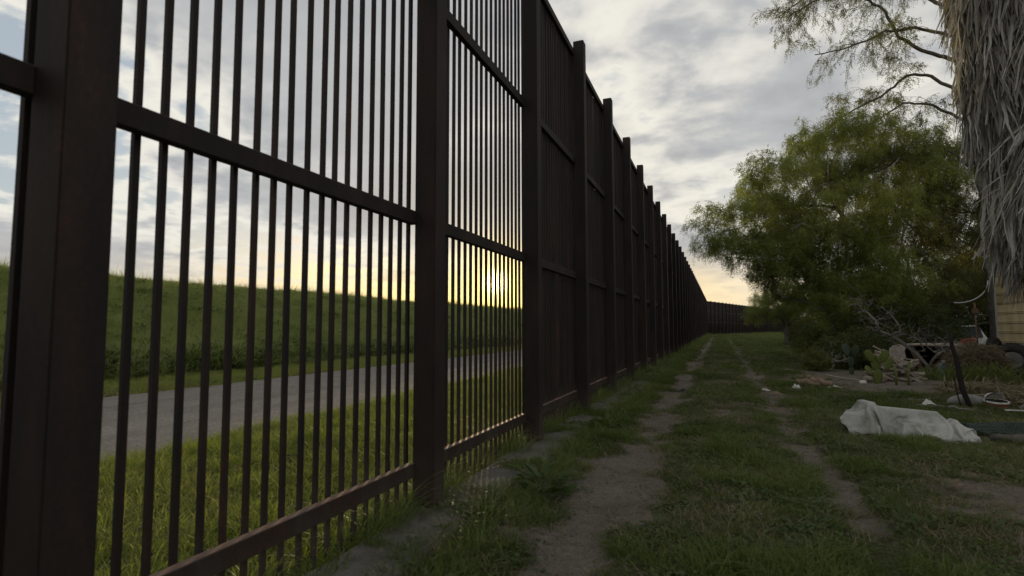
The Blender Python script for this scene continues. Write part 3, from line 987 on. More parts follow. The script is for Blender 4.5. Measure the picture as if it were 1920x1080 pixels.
# tall tree whose arching branches hang over the track, its trunk behind the palm
def arching_tree():
    KS = 1.5
    def far(p):
        return (p[0]*KS, p[1]*KS, max(0., 1.34+(p[2]-1.34)*KS))
    base = far((6.02, 16, 0))
    t = thing('arching_tree', 'tall slender grey-trunked tree behind the palm with arching feathery branches', 'tree', base)
    B = np.array(base)
    r = np.random.default_rng(231)
    root = stem(base, *[far(p) for p in ((5.98, 16, 2.0), (5.97, 16, 4.0), (5.84, 16, 5.6), (5.66, 16, 7.2), (5.45, 16, 9.5), (5.6, 16.1, 11.5))])
    P0 = np.array(root)
    A = [p for p in P0]
    par = [-1]+list(range(len(P0)-1))
    rad = [.165-.006*p[2] for p in P0]
    LP, LD = [], []
    def branch(start, r0, pts, twigs, side=1.):
        j = int(np.argmin(np.linalg.norm(P0-np.array(far(start)), axis=1)))
        r0 = r0*1.35
        pts = [np.array(far(p), float) for p in pts]
        twigs = int(twigs*1.5)
        prev, last = j, A[j]
        fine = []
        seq = [A[j]]+pts
        for a, b in zip(seq, seq[1:]):
            m = max(2, int(np.linalg.norm(b-a)/.18))
            for i in range(1, m+1):
                fine.append(a+(b-a)*i/m+r.normal(0, .018, 3))
        ids = []
        for q, f in enumerate(fine):
            A.append(f)
            par.append(prev)
            rad.append(r0*(1-.8*q/len(fine))+.004)
            prev = len(A)-1
            ids.append(prev)
        for _ in range(twigs):
            s = ids[int(len(ids)*(r.uniform(.18, 1.)**.75))-1]
            L = r.uniform(.45, 1.6)
            d = r.normal(0, 1, 3)*np.array([1., .9, .75])+np.array([-.35, 0, .05])
            d /= np.linalg.norm(d)
            prv = s
            p = A[s].copy()
            m = int(L/.09)
            for q in range(m):
                p = p+d*.09+r.normal(0, .012, 3)
                d = d+np.array([0, 0, -.075])+r.normal(0, .06, 3)
                d /= np.linalg.norm(d)
                A.append(p.copy())
                par.append(prv)
                rad.append(.0062*(1-.6*q/m)+.0015)
                prv = len(A)-1
                if q > 1:
                    LP.append(p.copy())
                    LD.append(d.copy())
                if r.uniform() < .16:
                    d2 = d+r.normal(0, .8, 3)
                    d2 /= np.linalg.norm(d2)
                    p2, pv2 = p.copy(), prv
                    for q2 in range(int(r.uniform(3, 8))):
                        p2 = p2+d2*.08
                        d2 = d2+np.array([0, 0, -.1])+r.normal(0, .07, 3)
                        d2 /= np.linalg.norm(d2)
                        A.append(p2.copy())
                        par.append(pv2)
                        rad.append(.0035)
                        pv2 = len(A)-1
                        LP.append(p2.copy())
                        LD.append(d2.copy())
    branch((5.75, 16, 5.0), .042, [(5.1, 15.9, 5.75), (4.5, 15.8, 5.7), (3.9, 15.7, 5.2), (3.3, 15.6, 5.1), (2.7, 15.5, 4.9)], 34)
    branch((5.65, 16, 6.2), .040, [(5.0, 15.9, 6.75), (4.4, 15.8, 6.85), (3.7, 15.7, 6.4), (3.1, 15.6, 6.3)], 22)
    branch((5.6, 16, 7.0), .046, [(5.0, 16.1, 7.6), (4.6, 16.1, 7.65), (4.0, 16.2, 7.2), (3.3, 16.2, 6.9), (2.7, 16.1, 6.5)], 34)
    branch((5.5, 16, 7.8), .052, [(4.9, 16, 8.2), (4.4, 15.9, 8.6), (4.1, 15.9, 9.4), (3.4, 15.8, 9.9), (2.6, 15.8, 9.9), (1.9, 15.7, 9.5)], 46)
    branch((5.5, 16, 8.4), .045, [(4.7, 15.6, 8.6), (4.0, 15.3, 8.5), (3.2, 15.2, 8.2), (2.4, 15.1, 8.1)], 34)
    branch((5.45, 16, 9.2), .05, [(4.7, 16.4, 10.2), (3.7, 16.6, 10.8), (2.7, 16.7, 10.6), (1.7, 16.6, 10.0)], 40)
    branch((5.5, 16, 10.2), .045, [(5.9, 15.4, 11.2), (5.8, 14.6, 12.0)], 16)
    branch((5.5, 16, 10.6), .045, [(6.6, 16.6, 11.6), (7.4, 17.0, 11.8)], 16)
    A_, par_, rad_ = np.array(A), np.array(par), np.array(rad)
    link('trunk', limb_mesh('trunk', A_-B, par_, rad_, MAT['bark'], 7), t)
    LP, LD = np.array(LP), np.array(LD)
    nl = 8500
    k = r.integers(0, len(LP), nl)
    P = LP[k]+r.normal(0, .03, (nl, 3))
    D = LD[k]*.6+r.normal(0, .5, (nl, 3))+np.array([0, 0, -.7])
    T = np.clip(fbm(P[:, 0]*.8, P[:, 2]*.8, 236, 3)*1.4-.3+r.normal(0, .12, nl), 0, 1)
    link('crown', sprays_mesh('crown', P-B, D, T, MAT['olive'], 9, .21, .020, .060, 237), t)
arching_tree()

# ------------------------------------------------------------------ palm with its skirt of dead fronds
PALM = (4.75, 10.0, 0.)
def palm():
    t = thing('fan_palm', 'tall fan palm wrapped in a thick shaggy skirt of dead grey fronds', 'palm tree', PALM)
    r = np.random.default_rng(241)
    pts = [(0, 0, -.2), (.02, 0, 2), (.0, 0, 5), (.03, .02, 8), (.0, 0, 10.6)]
    link('trunk', tube_mesh('trunk', pts, [.30, .27, .25, .23, .20], MAT['bark'], 14), t)
    def rz(z):
        return float(np.interp(z, (1.8, 2.4, 4.0, 5.0, 6.4, 9.2, 10.2), (.62, .82, .98, 1.12, 1.28, 1.28, .5)))
    prof = [(max(.06, rz(z)*.72-.12), z) for z in np.linspace(2.2, 10.0, 16)]
    prof = [(.05, 2.1)]+prof+[(.05, 10.1)]
    kind(link('thatch', lathe_mesh('thatch', prof, MAT['thatch'], 20), t), 'stuff')
    # frond kinds: a stalk and a fan of ribbons, collapsed and hanging
    kinds = []
    for q in range(14):
        V, F, T = [], [], []
        n = int(r.integers(28, 40))
        tone0 = r.uniform(.15, .8)
        lenf = r.uniform(.6, 1.1)
        for b in range(n):
            a0 = r.normal(0, .42 if q % 4 == 0 else .18)
            L = lenf*r.uniform(.55, 1.1)
            w = (.004+.020*r.uniform()**2.2)*(1.6 if q % 4 == 0 else 1.)
            x, z, y = r.normal(0, .05), r.normal(0, .05), r.uniform(0, .07)
            segs = 6
            yaw = r.normal(0, .9)
            curl = r.normal(0, .28)
            s0 = len(V)
            tone = np.clip(tone0+r.normal(0, .2), 0, 1)
            for i in range(segs+1):
                u = i/segs
                aa = a0*(1-.55*u)+curl*u*u*.6
                ww = w*(1-.75*u**2.2)*(1+.1*np.sin(9*u+b))
                cx, sx = np.cos(yaw+1.6*curl*u), np.sin(yaw+1.6*curl*u)
                V += [(x-ww*cx, y-ww*sx, z), (x+ww*cx, y+ww*sx, z)]
                T += [tone, np.clip(tone+.12, 0, 1)]
                st = L/segs
                x += st*np.sin(aa)+r.normal(0, .011)
                z -= st*np.cos(aa)
                y += r.normal(0, .012)+.03*st*(1 if u < .4 else -1)
            for i in range(segs):
                k = s0+2*i
                F.append([k, k+1, k+3, k+2])
        # the stalk
        s0 = len(V)
        for i in range(4):
            u = i/3
            V += [(-.016, -.02-.35*(1-u), .28*(1-u)*(1-u)+.02), (.016, -.02-.35*(1-u), .28*(1-u)*(1-u)+.02)]
            T += [.6, .6]
        for i in range(3):
            k = s0+2*i
            F.append([k, k+1, k+3, k+2])
        kinds.append(mesh_np('dead_frond', V, np.array(F), MAT['frond'], {'tone': T}))
    N = 300
    for i in range(N):
        # more of the skirt faces the track, where it is seen
        z = 2.5+7.0*((i*.6180339+r.uniform(0, .2)) % 1)**1.12
        a = r.uniform(0, 2*np.pi) if i % 4 == 0 else R(200)+r.normal(0, R(58))
        q = rz(z-.45)*r.uniform(.84, .99)
        o = link('dead_frond', kinds[int(r.integers(0, len(kinds)))], t, (q*math.cos(a), q*math.sin(a), z),
                 (r.normal(0, .10), r.normal(0, .09), a-math.pi/2+r.normal(0, .35)))
        s = r.uniform(.8, 1.2)
        o.scale = (s*r.uniform(.9, 1.3), s, s)
    # the mass of further hanging leaves underneath
    Vs, Fs, Ts = [], [], []
    for i in range(22000):
        z = r.uniform(2.3, 9.6)
        a = r.uniform(0, 2*np.pi)
        q = rz(z-.3)*r.uniform(.74, 1.02)
        L = r.uniform(.2, .75)
        w = .003+.018*r.uniform()**2.5
        yaw = a+np.pi/2+r.normal(0, .9)
        sl = r.normal(0, .22)
        tone = r.uniform(0, .9)
        flare = r.uniform(-.3, 1.4)
        s0 = len(Vs)
        tx, ty = -np.sin(a), np.cos(a)
        for j in range(4):
            u = j/3
            cx, cy = q*np.cos(a)+tx*sl*L*u, q*np.sin(a)+ty*sl*L*u
            k = 1+.10*u*u*flare+.03*np.sin(u*3)
            ww = w*(1-.6*u*u)
            Vs += [(cx*k-ww*np.cos(yaw), cy*k-ww*np.sin(yaw), z-L*u), (cx*k+ww*np.cos(yaw), cy*k+ww*np.sin(yaw), z-L*u)]
            Ts += [tone, tone]
        for j in range(3):
            k = s0+2*j
            Fs.append([k, k+1, k+3, k+2])
    kind(link('hanging_leaves', mesh_np('hanging_leaves', Vs, np.array(Fs), MAT['frond'], {'tone': Ts}), t), 'stuff')
    # living crown, high above the frame
    V, F, T = [], [], []
    for q in range(14):
        b = 18
        s0 = len(V)
        V.append((0, 0, 0))
        T.append(.5)
    for q in range(18):
        a = q*2.39996
        el = R(65)-R(95)*q/18
        d = Vector((math.cos(a)*math.cos(el), math.sin(a)*math.cos(el), math.sin(el)))
        V, F, T = [], [], []
        side = d.cross(Vector((0, 0, 1))).normalized()
        hub = d*1.1
        V += [tuple(side*-.02), tuple(side*.02), tuple(hub+side*.02), tuple(hub-side*.02)]
        T += [.5]*4
        F.append([0, 1, 2, 3])
        nrm = side.cross(d)
        for b in range(22):
            f = R(-75+150*b/21)
            dd = d*math.cos(f)+side*math.sin(f)
            w2 = dd.cross(nrm).normalized()*.022
            L = 1.0*(1-.25*abs(f)/R(75))
            s0 = len(V)
            V += [tuple(hub-w2*.4), tuple(hub+w2*.4), tuple(hub+dd*L*.6+w2), tuple(hub+dd*L*.6-w2), tuple(hub+dd*L+Vector((0, 0, -.2)))]
            T += [r.uniform()]*5
            F += [[s0, s0+1, s0+2, s0+3], [s0+3, s0+2, s0+4, s0+4]]
        F3 = np.array([f[:3] for f in F if f[3] == f[2]])
        F4 = np.array([f for f in F if f[3] != f[2]])
        link('frond', mesh_np('frond', V, [F4, F3], MAT['palmgreen'], {'tone': T}), t, (0, 0, 10.4))
palm()

# ------------------------------------------------------------------ yellow house at the edge
HX = 7.95
def house():
    t = thing('yellow_house', 'yellow plank-sided mobile home with a pale corner strip behind the palm', 'house', (HX, 21, 0))
    L, n, p = 10., 9, .285
    zb = .86
    for i in range(n):
        z0 = zb+i*p
        bm = bmesh.new()
        # a lapped board with a small second ridge
        prof = [(.0, 0), (-.030, .002), (-.031, .012), (-.006, .024), (-.006, .040), (-.028, .050), (-.028, .062), (-.012, .074), (-.014, p-.012), (.012, p-.008), (.03, p-.008), (.03, 0)]
        a = [bm.verts.new((x, -L, z0+z)) for x, z in prof]
        b = [bm.verts.new((x, -.05, z0+z)) for x, z in prof]
        for k in range(len(prof)):
            m_ = (k+1) % len(prof)
            bm.faces.new((a[k], a[m_], b[m_], b[k]))
        bm.faces.new(b)
        bm.faces.new(a[::-1])
        bmesh.ops.recalc_face_normals(bm, faces=bm.faces[:])
        link('plank', bm_mesh('plank', bm, MAT['siding']), t)
    for i in range(3):
        link('skirting_board', box_mesh('skirting_board', (-.012, -L, .06+i*.262), (.02, -.06, .06+i*.262+.255), MAT['metal'], .004), t)
    link('corner_strip', box_mesh('corner_strip', (-.045, -.048, .05), (.05, .03, zb+n*p+.02), MAT['metal'], .006), t)
    link('gutter', box_mesh('gutter', (-.20, -L, zb+n*p+.016), (.04, .22, zb+n*p+.11), MAT['metal'], .02, 2), t)
    link('wall', box_mesh('wall', (.035, -L, .0), (4.2, .0, zb+n*p+.01), MAT['siding']), t)
    bm = bmesh.new()
    e = zb+n*p+.115
    v = [bm.verts.new(c) for c in ((-.22, -L-.2, e), (-.22, .24, e), (2.1, .24, e+.7), (2.1, -L-.2, e+.7), (4.4, .24, e), (4.4, -L-.2, e))]
    for f in ((0, 1, 2, 3), (3, 2, 4, 5), (1, 4, 2), (0, 3, 5), (0, 5, 4, 1)):
        bm.faces.new([v[i] for i in f])
    bmesh.ops.recalc_face_normals(bm, faces=bm.faces[:])
    link('roof', bm_mesh('roof', bm, MAT['metal']), t)
house()

# ------------------------------------------------------------------ yard clutter
def gz(x, y):
    return float(ground_z(x, y))
def tyre(loc, rot, label, s=1.):
    t = thing('tyre', label, 'tyre', loc, rot, 'old tyres by the yellow wall')
    t.scale = (s, s, s)
    prof = []
    for i in range(20):
        a = 2*math.pi*i/20
        x, z = math.cos(a), math.sin(a)
        prof.append((.36+.115*np.sign(x)*abs(x)**.7, .115*np.sign(z)*abs(z)**.6))
    link('casing', lathe_mesh('casing', prof, MAT['rubber'], 40, True, True), t)
    bm = bmesh.new()
    for j in range(36):
        for side in (-1, 1):
            bmesh.ops.create_cube(bm, size=1, matrix=Matrix.Rotation(2*math.pi*(j+.25*side)/36, 4, 'Z') @ Matrix.Translation((.475, 0, side*.05)) @ Matrix.Rotation(.35*side, 4, 'X') @ Matrix.Diagonal((.022, .05, .075, 1)))
    link('tread', bm_mesh('tread', bm, MAT['rubber']), t)
    return t
tyre((7.30, 18.6, .44), (R(82), R(0), R(-28)), 'black tyre standing on edge in front of the yellow wall, open side to the track', .92)
tyre((7.42, 19.9, .50), (R(88), 0, R(55)), 'black tyre behind another, showing its tread below the pale corner strip', 1.05)
tyre((7.15, 19.6, .13), (R(6), R(-5), 0), 'black tyre lying flat in the weeds under the other two', .95)

def derelict_car():
    t = thing('derelict_car', 'faded white derelict car half hidden behind dry brush beside the yellow wall', 'car', (7.75, 23.5, 0), (0, 0, R(170)))
    # body sides as a lofted shell; local +Y is the car's nose
    secs = [(-2.1, .55, .62, .75), (-1.9, .42, .74, .82), (-1.0, .36, .80, .84), (.2, .35, .82, .86), (1.1, .36, .80, .84), (1.8, .42, .74, .80), (2.05, .50, .62, .70)]
    bm = bmesh.new()
    rings = []
    for y, zb_, w, zt in secs:
        pr = [(-w, zb_), (-w-.03, (zb_+zt)/2), (-w+.02, zt-.05), (-w+.12, zt+.04), (0, zt+.09), (w-.12, zt+.04), (w-.02, zt-.05), (w+.03, (zb_+zt)/2), (w, zb_)]
        rings.append([bm.verts.new((x, y, z)) for x, z in pr])
    for a, b in zip(rings, rings[1:]):
        for i in range(len(a)-1):
            bm.faces.new((a[i], a[i+1], b[i+1], b[i]))
        bm.faces.new((a[-1], a[0], b[0], b[-1]))
    bm.faces.new(rings[0][::-1])
    bm.faces.new(rings[-1])
    bmesh.ops.recalc_face_normals(bm, faces=bm.faces[:])
    link('body', bm_mesh('body', bm, MAT['carpaint'], True), t)
    bm = bmesh.new()
    lo = [(-.74, .55), (.74, .55), (.74, -1.55), (-.74, -1.55)]
    hi = [(-.58, -.1), (.58, -.1), (.58, -1.1), (-.58, -1.1)]
    a = [bm.verts.new((x, y, .90)) for x, y in lo]
    b = [bm.verts.new((x, y, 1.38)) for x, y in hi]
    bm.faces.new(b)
    for i in range(4):
        bm.faces.new((a[i], a[(i+1) % 4], b[(i+1) % 4], b[i]))
    bmesh.ops.recalc_face_normals(bm, faces=bm.faces[:])
    bmesh.ops.bevel(bm, geom=bm.edges[:], offset=.05, segments=2, affect='EDGES')
    link('cabin', bm_mesh('cabin', bm, MAT['carpaint'], True), t)
    link('windscreen', box_mesh('windscreen', (-.60, -.012, -.30), (.60, .012, .30), MAT['glass'], .004), t, (0, .262, 1.155), (R(53.5), 0, 0))
    for sx in (-1, 1):
        link('side_window', box_mesh('side_window', (-.01, -.62, -.16), (.01, .45, .15), MAT['glass'], .004), t, (sx*.688, -.45, 1.14), (0, R(-18*sx), 0))
        for y in (-1.3, 1.3):
            w = link('wheel', lathe_mesh('wheel', [(.02, .06), (.18, .07), (.20, .09), (.30, .10), (.315, .06), (.315, -.06), (.30, -.10), (.02, -.08)], MAT['rubber'], 24), t, (sx*.76, y, .31), (0, R(90*sx), 0))
            link('hub_cap', lathe_mesh('hub_cap', [(.001, .085), (.10, .08), (.17, .07), (.175, .06)], MAT['metal'], 16), w)
        link('headlight', lathe_mesh('headlight', [(.001, .04), (.07, .03), (.09, 0), (.09, -.05)], MAT['glass'], 16), t, (sx*.5, 2.03, .64), (R(-90), 0, 0))
    link('bumper', box_mesh('bumper', (-.74, 2.06, .42), (.74, 2.16, .54), MAT['metal'], .03, 2), t)
derelict_car()

def rusty_shell():
    t = thing('rusty_shell', 'peeling white rusty truck canopy with a black opening at one end, lying in the yard', 'truck canopy', (5.42, 18.9, 0), (0, 0, R(-32)))
    # local X runs along the front side, Y goes back
    W, Dp, Hh, th = 1.6, 1.6, .86, .04
    bm = bmesh.new()
    def ring(y, off):
        w, h = W/2-off, Hh-off
        out = [(-w*1.03, 0)]
        for i in range(7):
            a = math.pi-math.pi/2*i/6
            out.append((-w+.20+.20*math.cos(a), h-.20+.20*math.sin(a)))
        for i in range(7):
            a = math.pi/2-math.pi/2*i/6
            out.append((w-.20+.20*math.cos(a), h-.20+.20*math.sin(a)+.10*0))
        out.append((w*1.03, 0))
        return [bm.verts.new((x, y, z+.04*(x/w)*(x > 0)-.03)) for x, z in out]
    o0, i0, o1, i1 = ring(0, 0), ring(0, th), ring(Dp, 0), ring(Dp, th)
    n = len(o0)
    for i in range(n-1):
        bm.faces.new((o0[i], o0[i+1], o1[i+1], o1[i]))
        bm.faces.new((i0[i+1], i0[i], i1[i], i1[i+1]))
        bm.faces.new((o0[i+1], o0[i], i0[i], i0[i+1]))
    bm.faces.new(o1)
    bmesh.ops.recalc_face_normals(bm, faces=bm.faces[:])
    link('canopy', bm_mesh('canopy', bm, MAT['shell']), t)
    # front wall left of the opening
    bm = bmesh.new()
    pr = [(-.86, 0), (-.86, .70), (-.74, .80), (-.30, .80), (-.42, .74), (-.47, .62), (-.36, .0)]
    a = [bm.verts.new((x, -.012, z)) for x, z in pr]
    b = [bm.verts.new((x, .02, z)) for x, z in pr]
    bm.faces.new(a)
    bm.faces.new(b[::-1])
    for i in range(len(pr)):
        j = (i+1) % len(pr)
        bm.faces.new((a[i], b[i], b[j], a[j]))
    bmesh.ops.recalc_face_normals(bm, faces=bm.faces[:])
    link('front_panel', bm_mesh('front_panel', bm, MAT['shell']), t)
    link('rusty_skirt', box_mesh('rusty_skirt', (-.86, -.035, -.05), (-.34, -.014, .40), MAT['rust'], .004), t)
    link('inside_shade', box_mesh('inside_shade', (-.80, 1.2, 0), (.80, 1.24, .78), MAT['char']), t)  # added black panel: shade inside the canopy put in as colour, nothing charred
    link('window_frame', box_mesh('window_frame', (-.46, -.03, .80), (.84, .02, .835), MAT['shell'], .006), t)
    return t
rusty_shell()
tag(link('metal_sheet', box_mesh('metal_sheet', (-.055, -.02, 0), (.055, .02, .80), MAT['rust'], .004), None, (5.25, 18.35, -.02), (R(8), R(-17), R(-30))),
    'narrow rusty metal sheet leaning against the black opening of the shell', 'metal sheet')

def jug(loc):
    t = thing('water_jug', 'pale blue plastic water jug standing by the black opening of the shell', 'jug', loc, (0, 0, .4))
    link('body', lathe_mesh('body', [(.001, 0), (.125, 0), (.14, .02), (.14, .11), (.132, .12), (.14, .13), (.14, .24), (.13, .28), (.05, .34), (.045, .38), (.001, .38)], MAT['blue'], 20), t)
    link('cap', lathe_mesh('cap', [(.05, .36), (.052, .40), (.001, .405)], MAT['white'], 16), t)
    link('handle', tube_mesh('handle', [(.06, 0, .33), (.11, 0, .37), (.15, 0, .33), (.135, 0, .25)], .014, MAT['blue'], 6), t)
jug((5.78, 18.6, gz(5.78, 18.6)))

# ---- firewood and scrap
def stick_mesh(name, L, r, mat, seed, sides=7, bend_=.03):
    q = random.Random(seed)
    pts = [(L*(i/5-.5), q.gauss(0, bend_), q.gauss(0, bend_)) for i in range(6)]
    return tube_mesh(name, pts, [r*q.uniform(.8, 1.15) for _ in pts], mat, sides, False)
sticks = [stick_mesh('stick', .75, .032, MAT['scrap'], 1), stick_mesh('stick', .95, .026, MAT['scrap'], 2), stick_mesh('stick', .6, .042, MAT['scrap'], 3),
          box_mesh('stick', (-.4, -.045, -.018), (.4, .045, .018), MAT['scrap'], .003), box_mesh('stick', (-.33, -.03, -.03), (.33, .03, .03), MAT['scrap'], .003)]
q = random.Random(9)
for i in range(46):
    lay = 0 if i < 16 else 1+(i-16)//8
    x = 3.98+q.uniform(-.27, .27)*(1-.10*lay)
    y = 16.15+q.uniform(-.45, .45)*(1-.12*lay)
    o = link('wood_stick', sticks[q.randrange(5)], None, (x, y, gz(x, y)+.05+lay*.118+q.uniform(0, .06)), (q.gauss(0, .5), q.gauss(0.16, .20), q.gauss(-.2, .6)))
    tag(o, 'pale weathered stick in the jumbled wood pile beside the rusty shell', 'stick', 'sticks of the wood pile')
def lump(name, size, mat, seed, loc, rot, label, cat, group=None, sub=3, amp=.35):
    r = np.random.default_rng(seed)
    bm = bmesh.new()
    bmesh.ops.create_icosphere(bm, subdivisions=sub, radius=1)
    o_ = r.uniform(0, 50)
    for v in bm.verts:
        d = v.co.normalized()
        k = 1+amp*(float(fbm(d.x*1.6+o_, d.y*1.6+d.z*1.3, seed, 3))-.5)*2
        v.co = Vector((d.x*size[0]*k, d.y*size[1]*k, max(d.z*size[2]*k, -size[2]*.55)))
    return tag(link(name, bm_mesh(name, bm, mat, True), None, loc, rot), label, cat, group)
for i, (x, y, s, lab) in enumerate(((3.30, 15.6, .13, 'largest pale broken lump at the foot of the yellow-green cactus'), (3.52, 15.35, .10, 'pale rubble lump in front of the cactus stem'),
                                    (3.62, 15.75, .16, 'tall pale lump between the cactus and the wood pile'), (3.08, 14.95, .08, 'small white lump out on the bare soil before the cactus'))):
    lump('rubble_lump', (s, s*.8, s*.75), MAT['scrap'] if i != 3 else MAT['white'], 300+i, (x, y, gz(x, y)+s*.4), (0, 0, i*1.1), lab, 'rubble', 'rubble by the cactus', 2)
tag(link('wood_rail', stick_mesh('wood_rail', 1.0, .024, MAT['scrap'], 8), None, (2.98, 15.9, .04), (0, .02, -.25)), 'single long pale stick lying on bare soil pointing at the cactus', 'stick')
# small log heap nearer the track
for i, (x, y, z, L, r0, rz_, lab) in enumerate(((1.86, 14.2, .08, .55, .075, -.5, 'brown split log at the bottom of the small heap by the track'),
                                                (2.10, 14.05, .11, .5, .065, -.75, 'paler log end-on beside the brown split log'),
                                                (2.02, 14.45, .17, .42, .05, .2, 'thin log laid on top of the small heap by the track'))):
    tag(link('log', stick_mesh('log', L, r0, MAT['log'], 20+i, 9, .012), None, (x, y, gz(x, y)+z), (0, .1, rz_)), lab, 'log', 'logs of the small heap by the track')
def rag(name, size, mat, seed, loc, rotz, label, cat, h=.10, group=None):
    n = 18
    r = np.random.default_rng(seed)
    u, v = np.meshgrid(np.linspace(-1, 1, n), np.linspace(-1, 1, n))
    edge = 1+.35*(fbm(np.arctan2(v, u)*1.5+9, u*0, seed, 3)-.5)
    X, Y = u*size[0]*edge, v*size[1]*edge
    Z = .008+h*np.clip(fbm(u*1.8+5, v*1.8, seed+1, 4)-.3, 0, 1)*np.clip(1.2-np.hypot(u, v), 0, 1)*1.6
    idx = np.arange(n*n).reshape(n, n)
    f = np.stack([idx[:-1, :-1], idx[:-1, 1:], idx[1:, 1:], idx[1:, :-1]], -1).reshape(-1, 4)
    o = link(name, mesh_np(name, np.stack([X, Y, Z], -1).reshape(-1, 3), f, mat, smooth=True), None, loc, (0, 0, rotz))
    md = o.modifiers.new('thickness', 'SOLIDIFY')
    md.thickness = .006
    return tag(o, label, cat, group)
rag('plastic_rag', (.17, .11), MAT['white'], 31, (2.28, 13.95, .0+gz(2.28, 13.95)), .5, 'crumpled white plastic rag beside the small log heap', 'rag', .16)
rag('plastic_rag', (.11, .09), MAT['white'], 32, (1.55, 13.65, gz(1.55, 13.65)), 1.5, 'round white scrap of plastic at the track end of the log heap', 'rag', .14)
rag('plastic_rag', (.20, .10), MAT['white'], 33, (.80, 13.3, gz(.8, 13.3)), -.4, 'dirty white plastic rag lying in the wheel rut near the log heap', 'rag', .12)
rag('rubber_strip', (.27, .045), MAT['darkrag'], 34, (-.78, 12.45, gz(-.78, 12.45)), .15, 'black curled rubber strip lying on the bare wheel track', 'rubber strip', .10)
rag('dead_leaf', (.13, .05), MAT['log'], 35, (1.02, 12.3, gz(1.02, 12.3)), .2, 'brown curled leaf lying between the wheel rut and the log heap', 'leaf', .10)
rag('dead_leaf', (.05, .018), MAT['log'], 36, (1.78, 5.6, gz(1.78, 5.6)+.03), .7, 'small dry brown leaf in the grass in front of the white tarp', 'leaf', .05)

# ---- prickly pears
def pad_mesh(mat, w=.13, h=.20, th=.022):
    bm = bmesh.new()
    bmesh.ops.create_uvsphere(bm, u_segments=16, v_segments=10, radius=1)
    for v in bm.verts:
        z = v.co.z
        k = .72+.28*((z+1)/2)
        v.co = Vector((v.co.x*w*k, v.co.y*th, (z+1)*h))
    return bm_mesh('pad', bm, mat, True)
def cactus(label, loc, mat, pads, rotz=0.):
    t = thing('prickly_pear', label, 'cactus', loc, (0, 0, rotz))
    me = pad_mesh(MAT[mat])
    rr = random.Random(int(loc[0]*100))
    for x, y, z, s, roll, yaw in pads:
        o = link('pad', me, t, (x, y, z), (rr.gauss(0, .12), roll, yaw))
        o.scale = (s, s*1.1, s)
    return t
cactus('yellow-green prickly pear with big flat pads in front of the wood pile', (3.42, 15.2, 0), 'cactus',
       [(0, 0, -.03, .95, .03, .2), (.0, .03, .28, .92, -.05, -.1), (-.06, 0, .52, .80, -.55, .15), (.10, .02, .50, .80, .38, -.2), (.17, -.02, .34, .78, .50, .3), (-.10, -.04, .22, .62, -.5, .5), (.06, -.05, .50, .55, .05, 1.1)])
cactus('dull bluish prickly pear standing before the low dark bush', (3.44, 18.0, 0), 'cactusblue',
       [(0, 0, -.02, .62, .0, .1), (.0, 0, .20, .80, -.04, .3), (.06, 0, .50, .85, .28, -.1), (-.05, .02, .50, .95, -.22, .2), (.0, .03, .45, .7, 0., 1.2)])
for i, (x, y, h, lab) in enumerate(((3.58, 14.35, .42, 'bare green cactus stem standing before the wood pile, nearer the cactus'), (3.78, 14.25, .50, 'bare green cactus stem standing before the wood pile, nearer the shell'))):
    tag(link('cactus_stem', tube_mesh('cactus_stem', [(0, 0, -.05), (.01, 0, h*.5), (-.01+.04*i, .01, h)], [.026, .022, .030], MAT['cactus'], 8), None, (x, y, gz(x, y))), lab, 'cactus stem')

# ---- leaning burnt stake and its prop, dead branches, dry brush
tag(link('burnt_stake', tube_mesh('burnt_stake', [(0, 0, -.05), (-.03, .25, .28), (.03, .55, .62), (.06, .85, .98), (.09, 1.1, 1.30)], [.040, .043, .040, .032, .022], MAT['char'], 8), None, (3.86, 11.3, gz(3.86, 11.3))),
    'thick charred black stake leaning back into the dead branches', 'stake')
tag(link('thin_stake', tube_mesh('thin_stake', [(0, 0, -.03), (.01, .2, .22), (.05, .42, .50)], .011, MAT['char'], 6), None, (3.74, 11.35, gz(3.74, 11.35))), 'thin black rod propped beside the charred stake', 'stake')
def dead_branch():
    base = (5.2, 17.4, .0)
    t = thing('dead_branch', 'bare grey dead branches heaped over the rusty shell', 'branches', base)
    B = np.array(base)
    lobes = [(4.0, 17.6, 1.55, .75, .5, .55, 1.), (4.7, 17.5, 1.15, .8, .6, .4, 1.), (5.3, 17.4, .9, .7, .6, .35, .8), (3.7, 17.8, 2.0, .4, .4, .35, .5)]
    tg = blob_points(620, lobes, 251, .2)
    A, par, tips = grow(stem(base, (4.9, 17.45, .55), (4.3, 17.5, 1.1)), tg, .12, 252, .12, .3, .02)
    rad, cnt = limb_radii(A, par, tips, .0042, .42, .045)
    link('branch', limb_mesh('branch', A-B, par, rad, MAT['twig'], 5), t)
dead_branch()
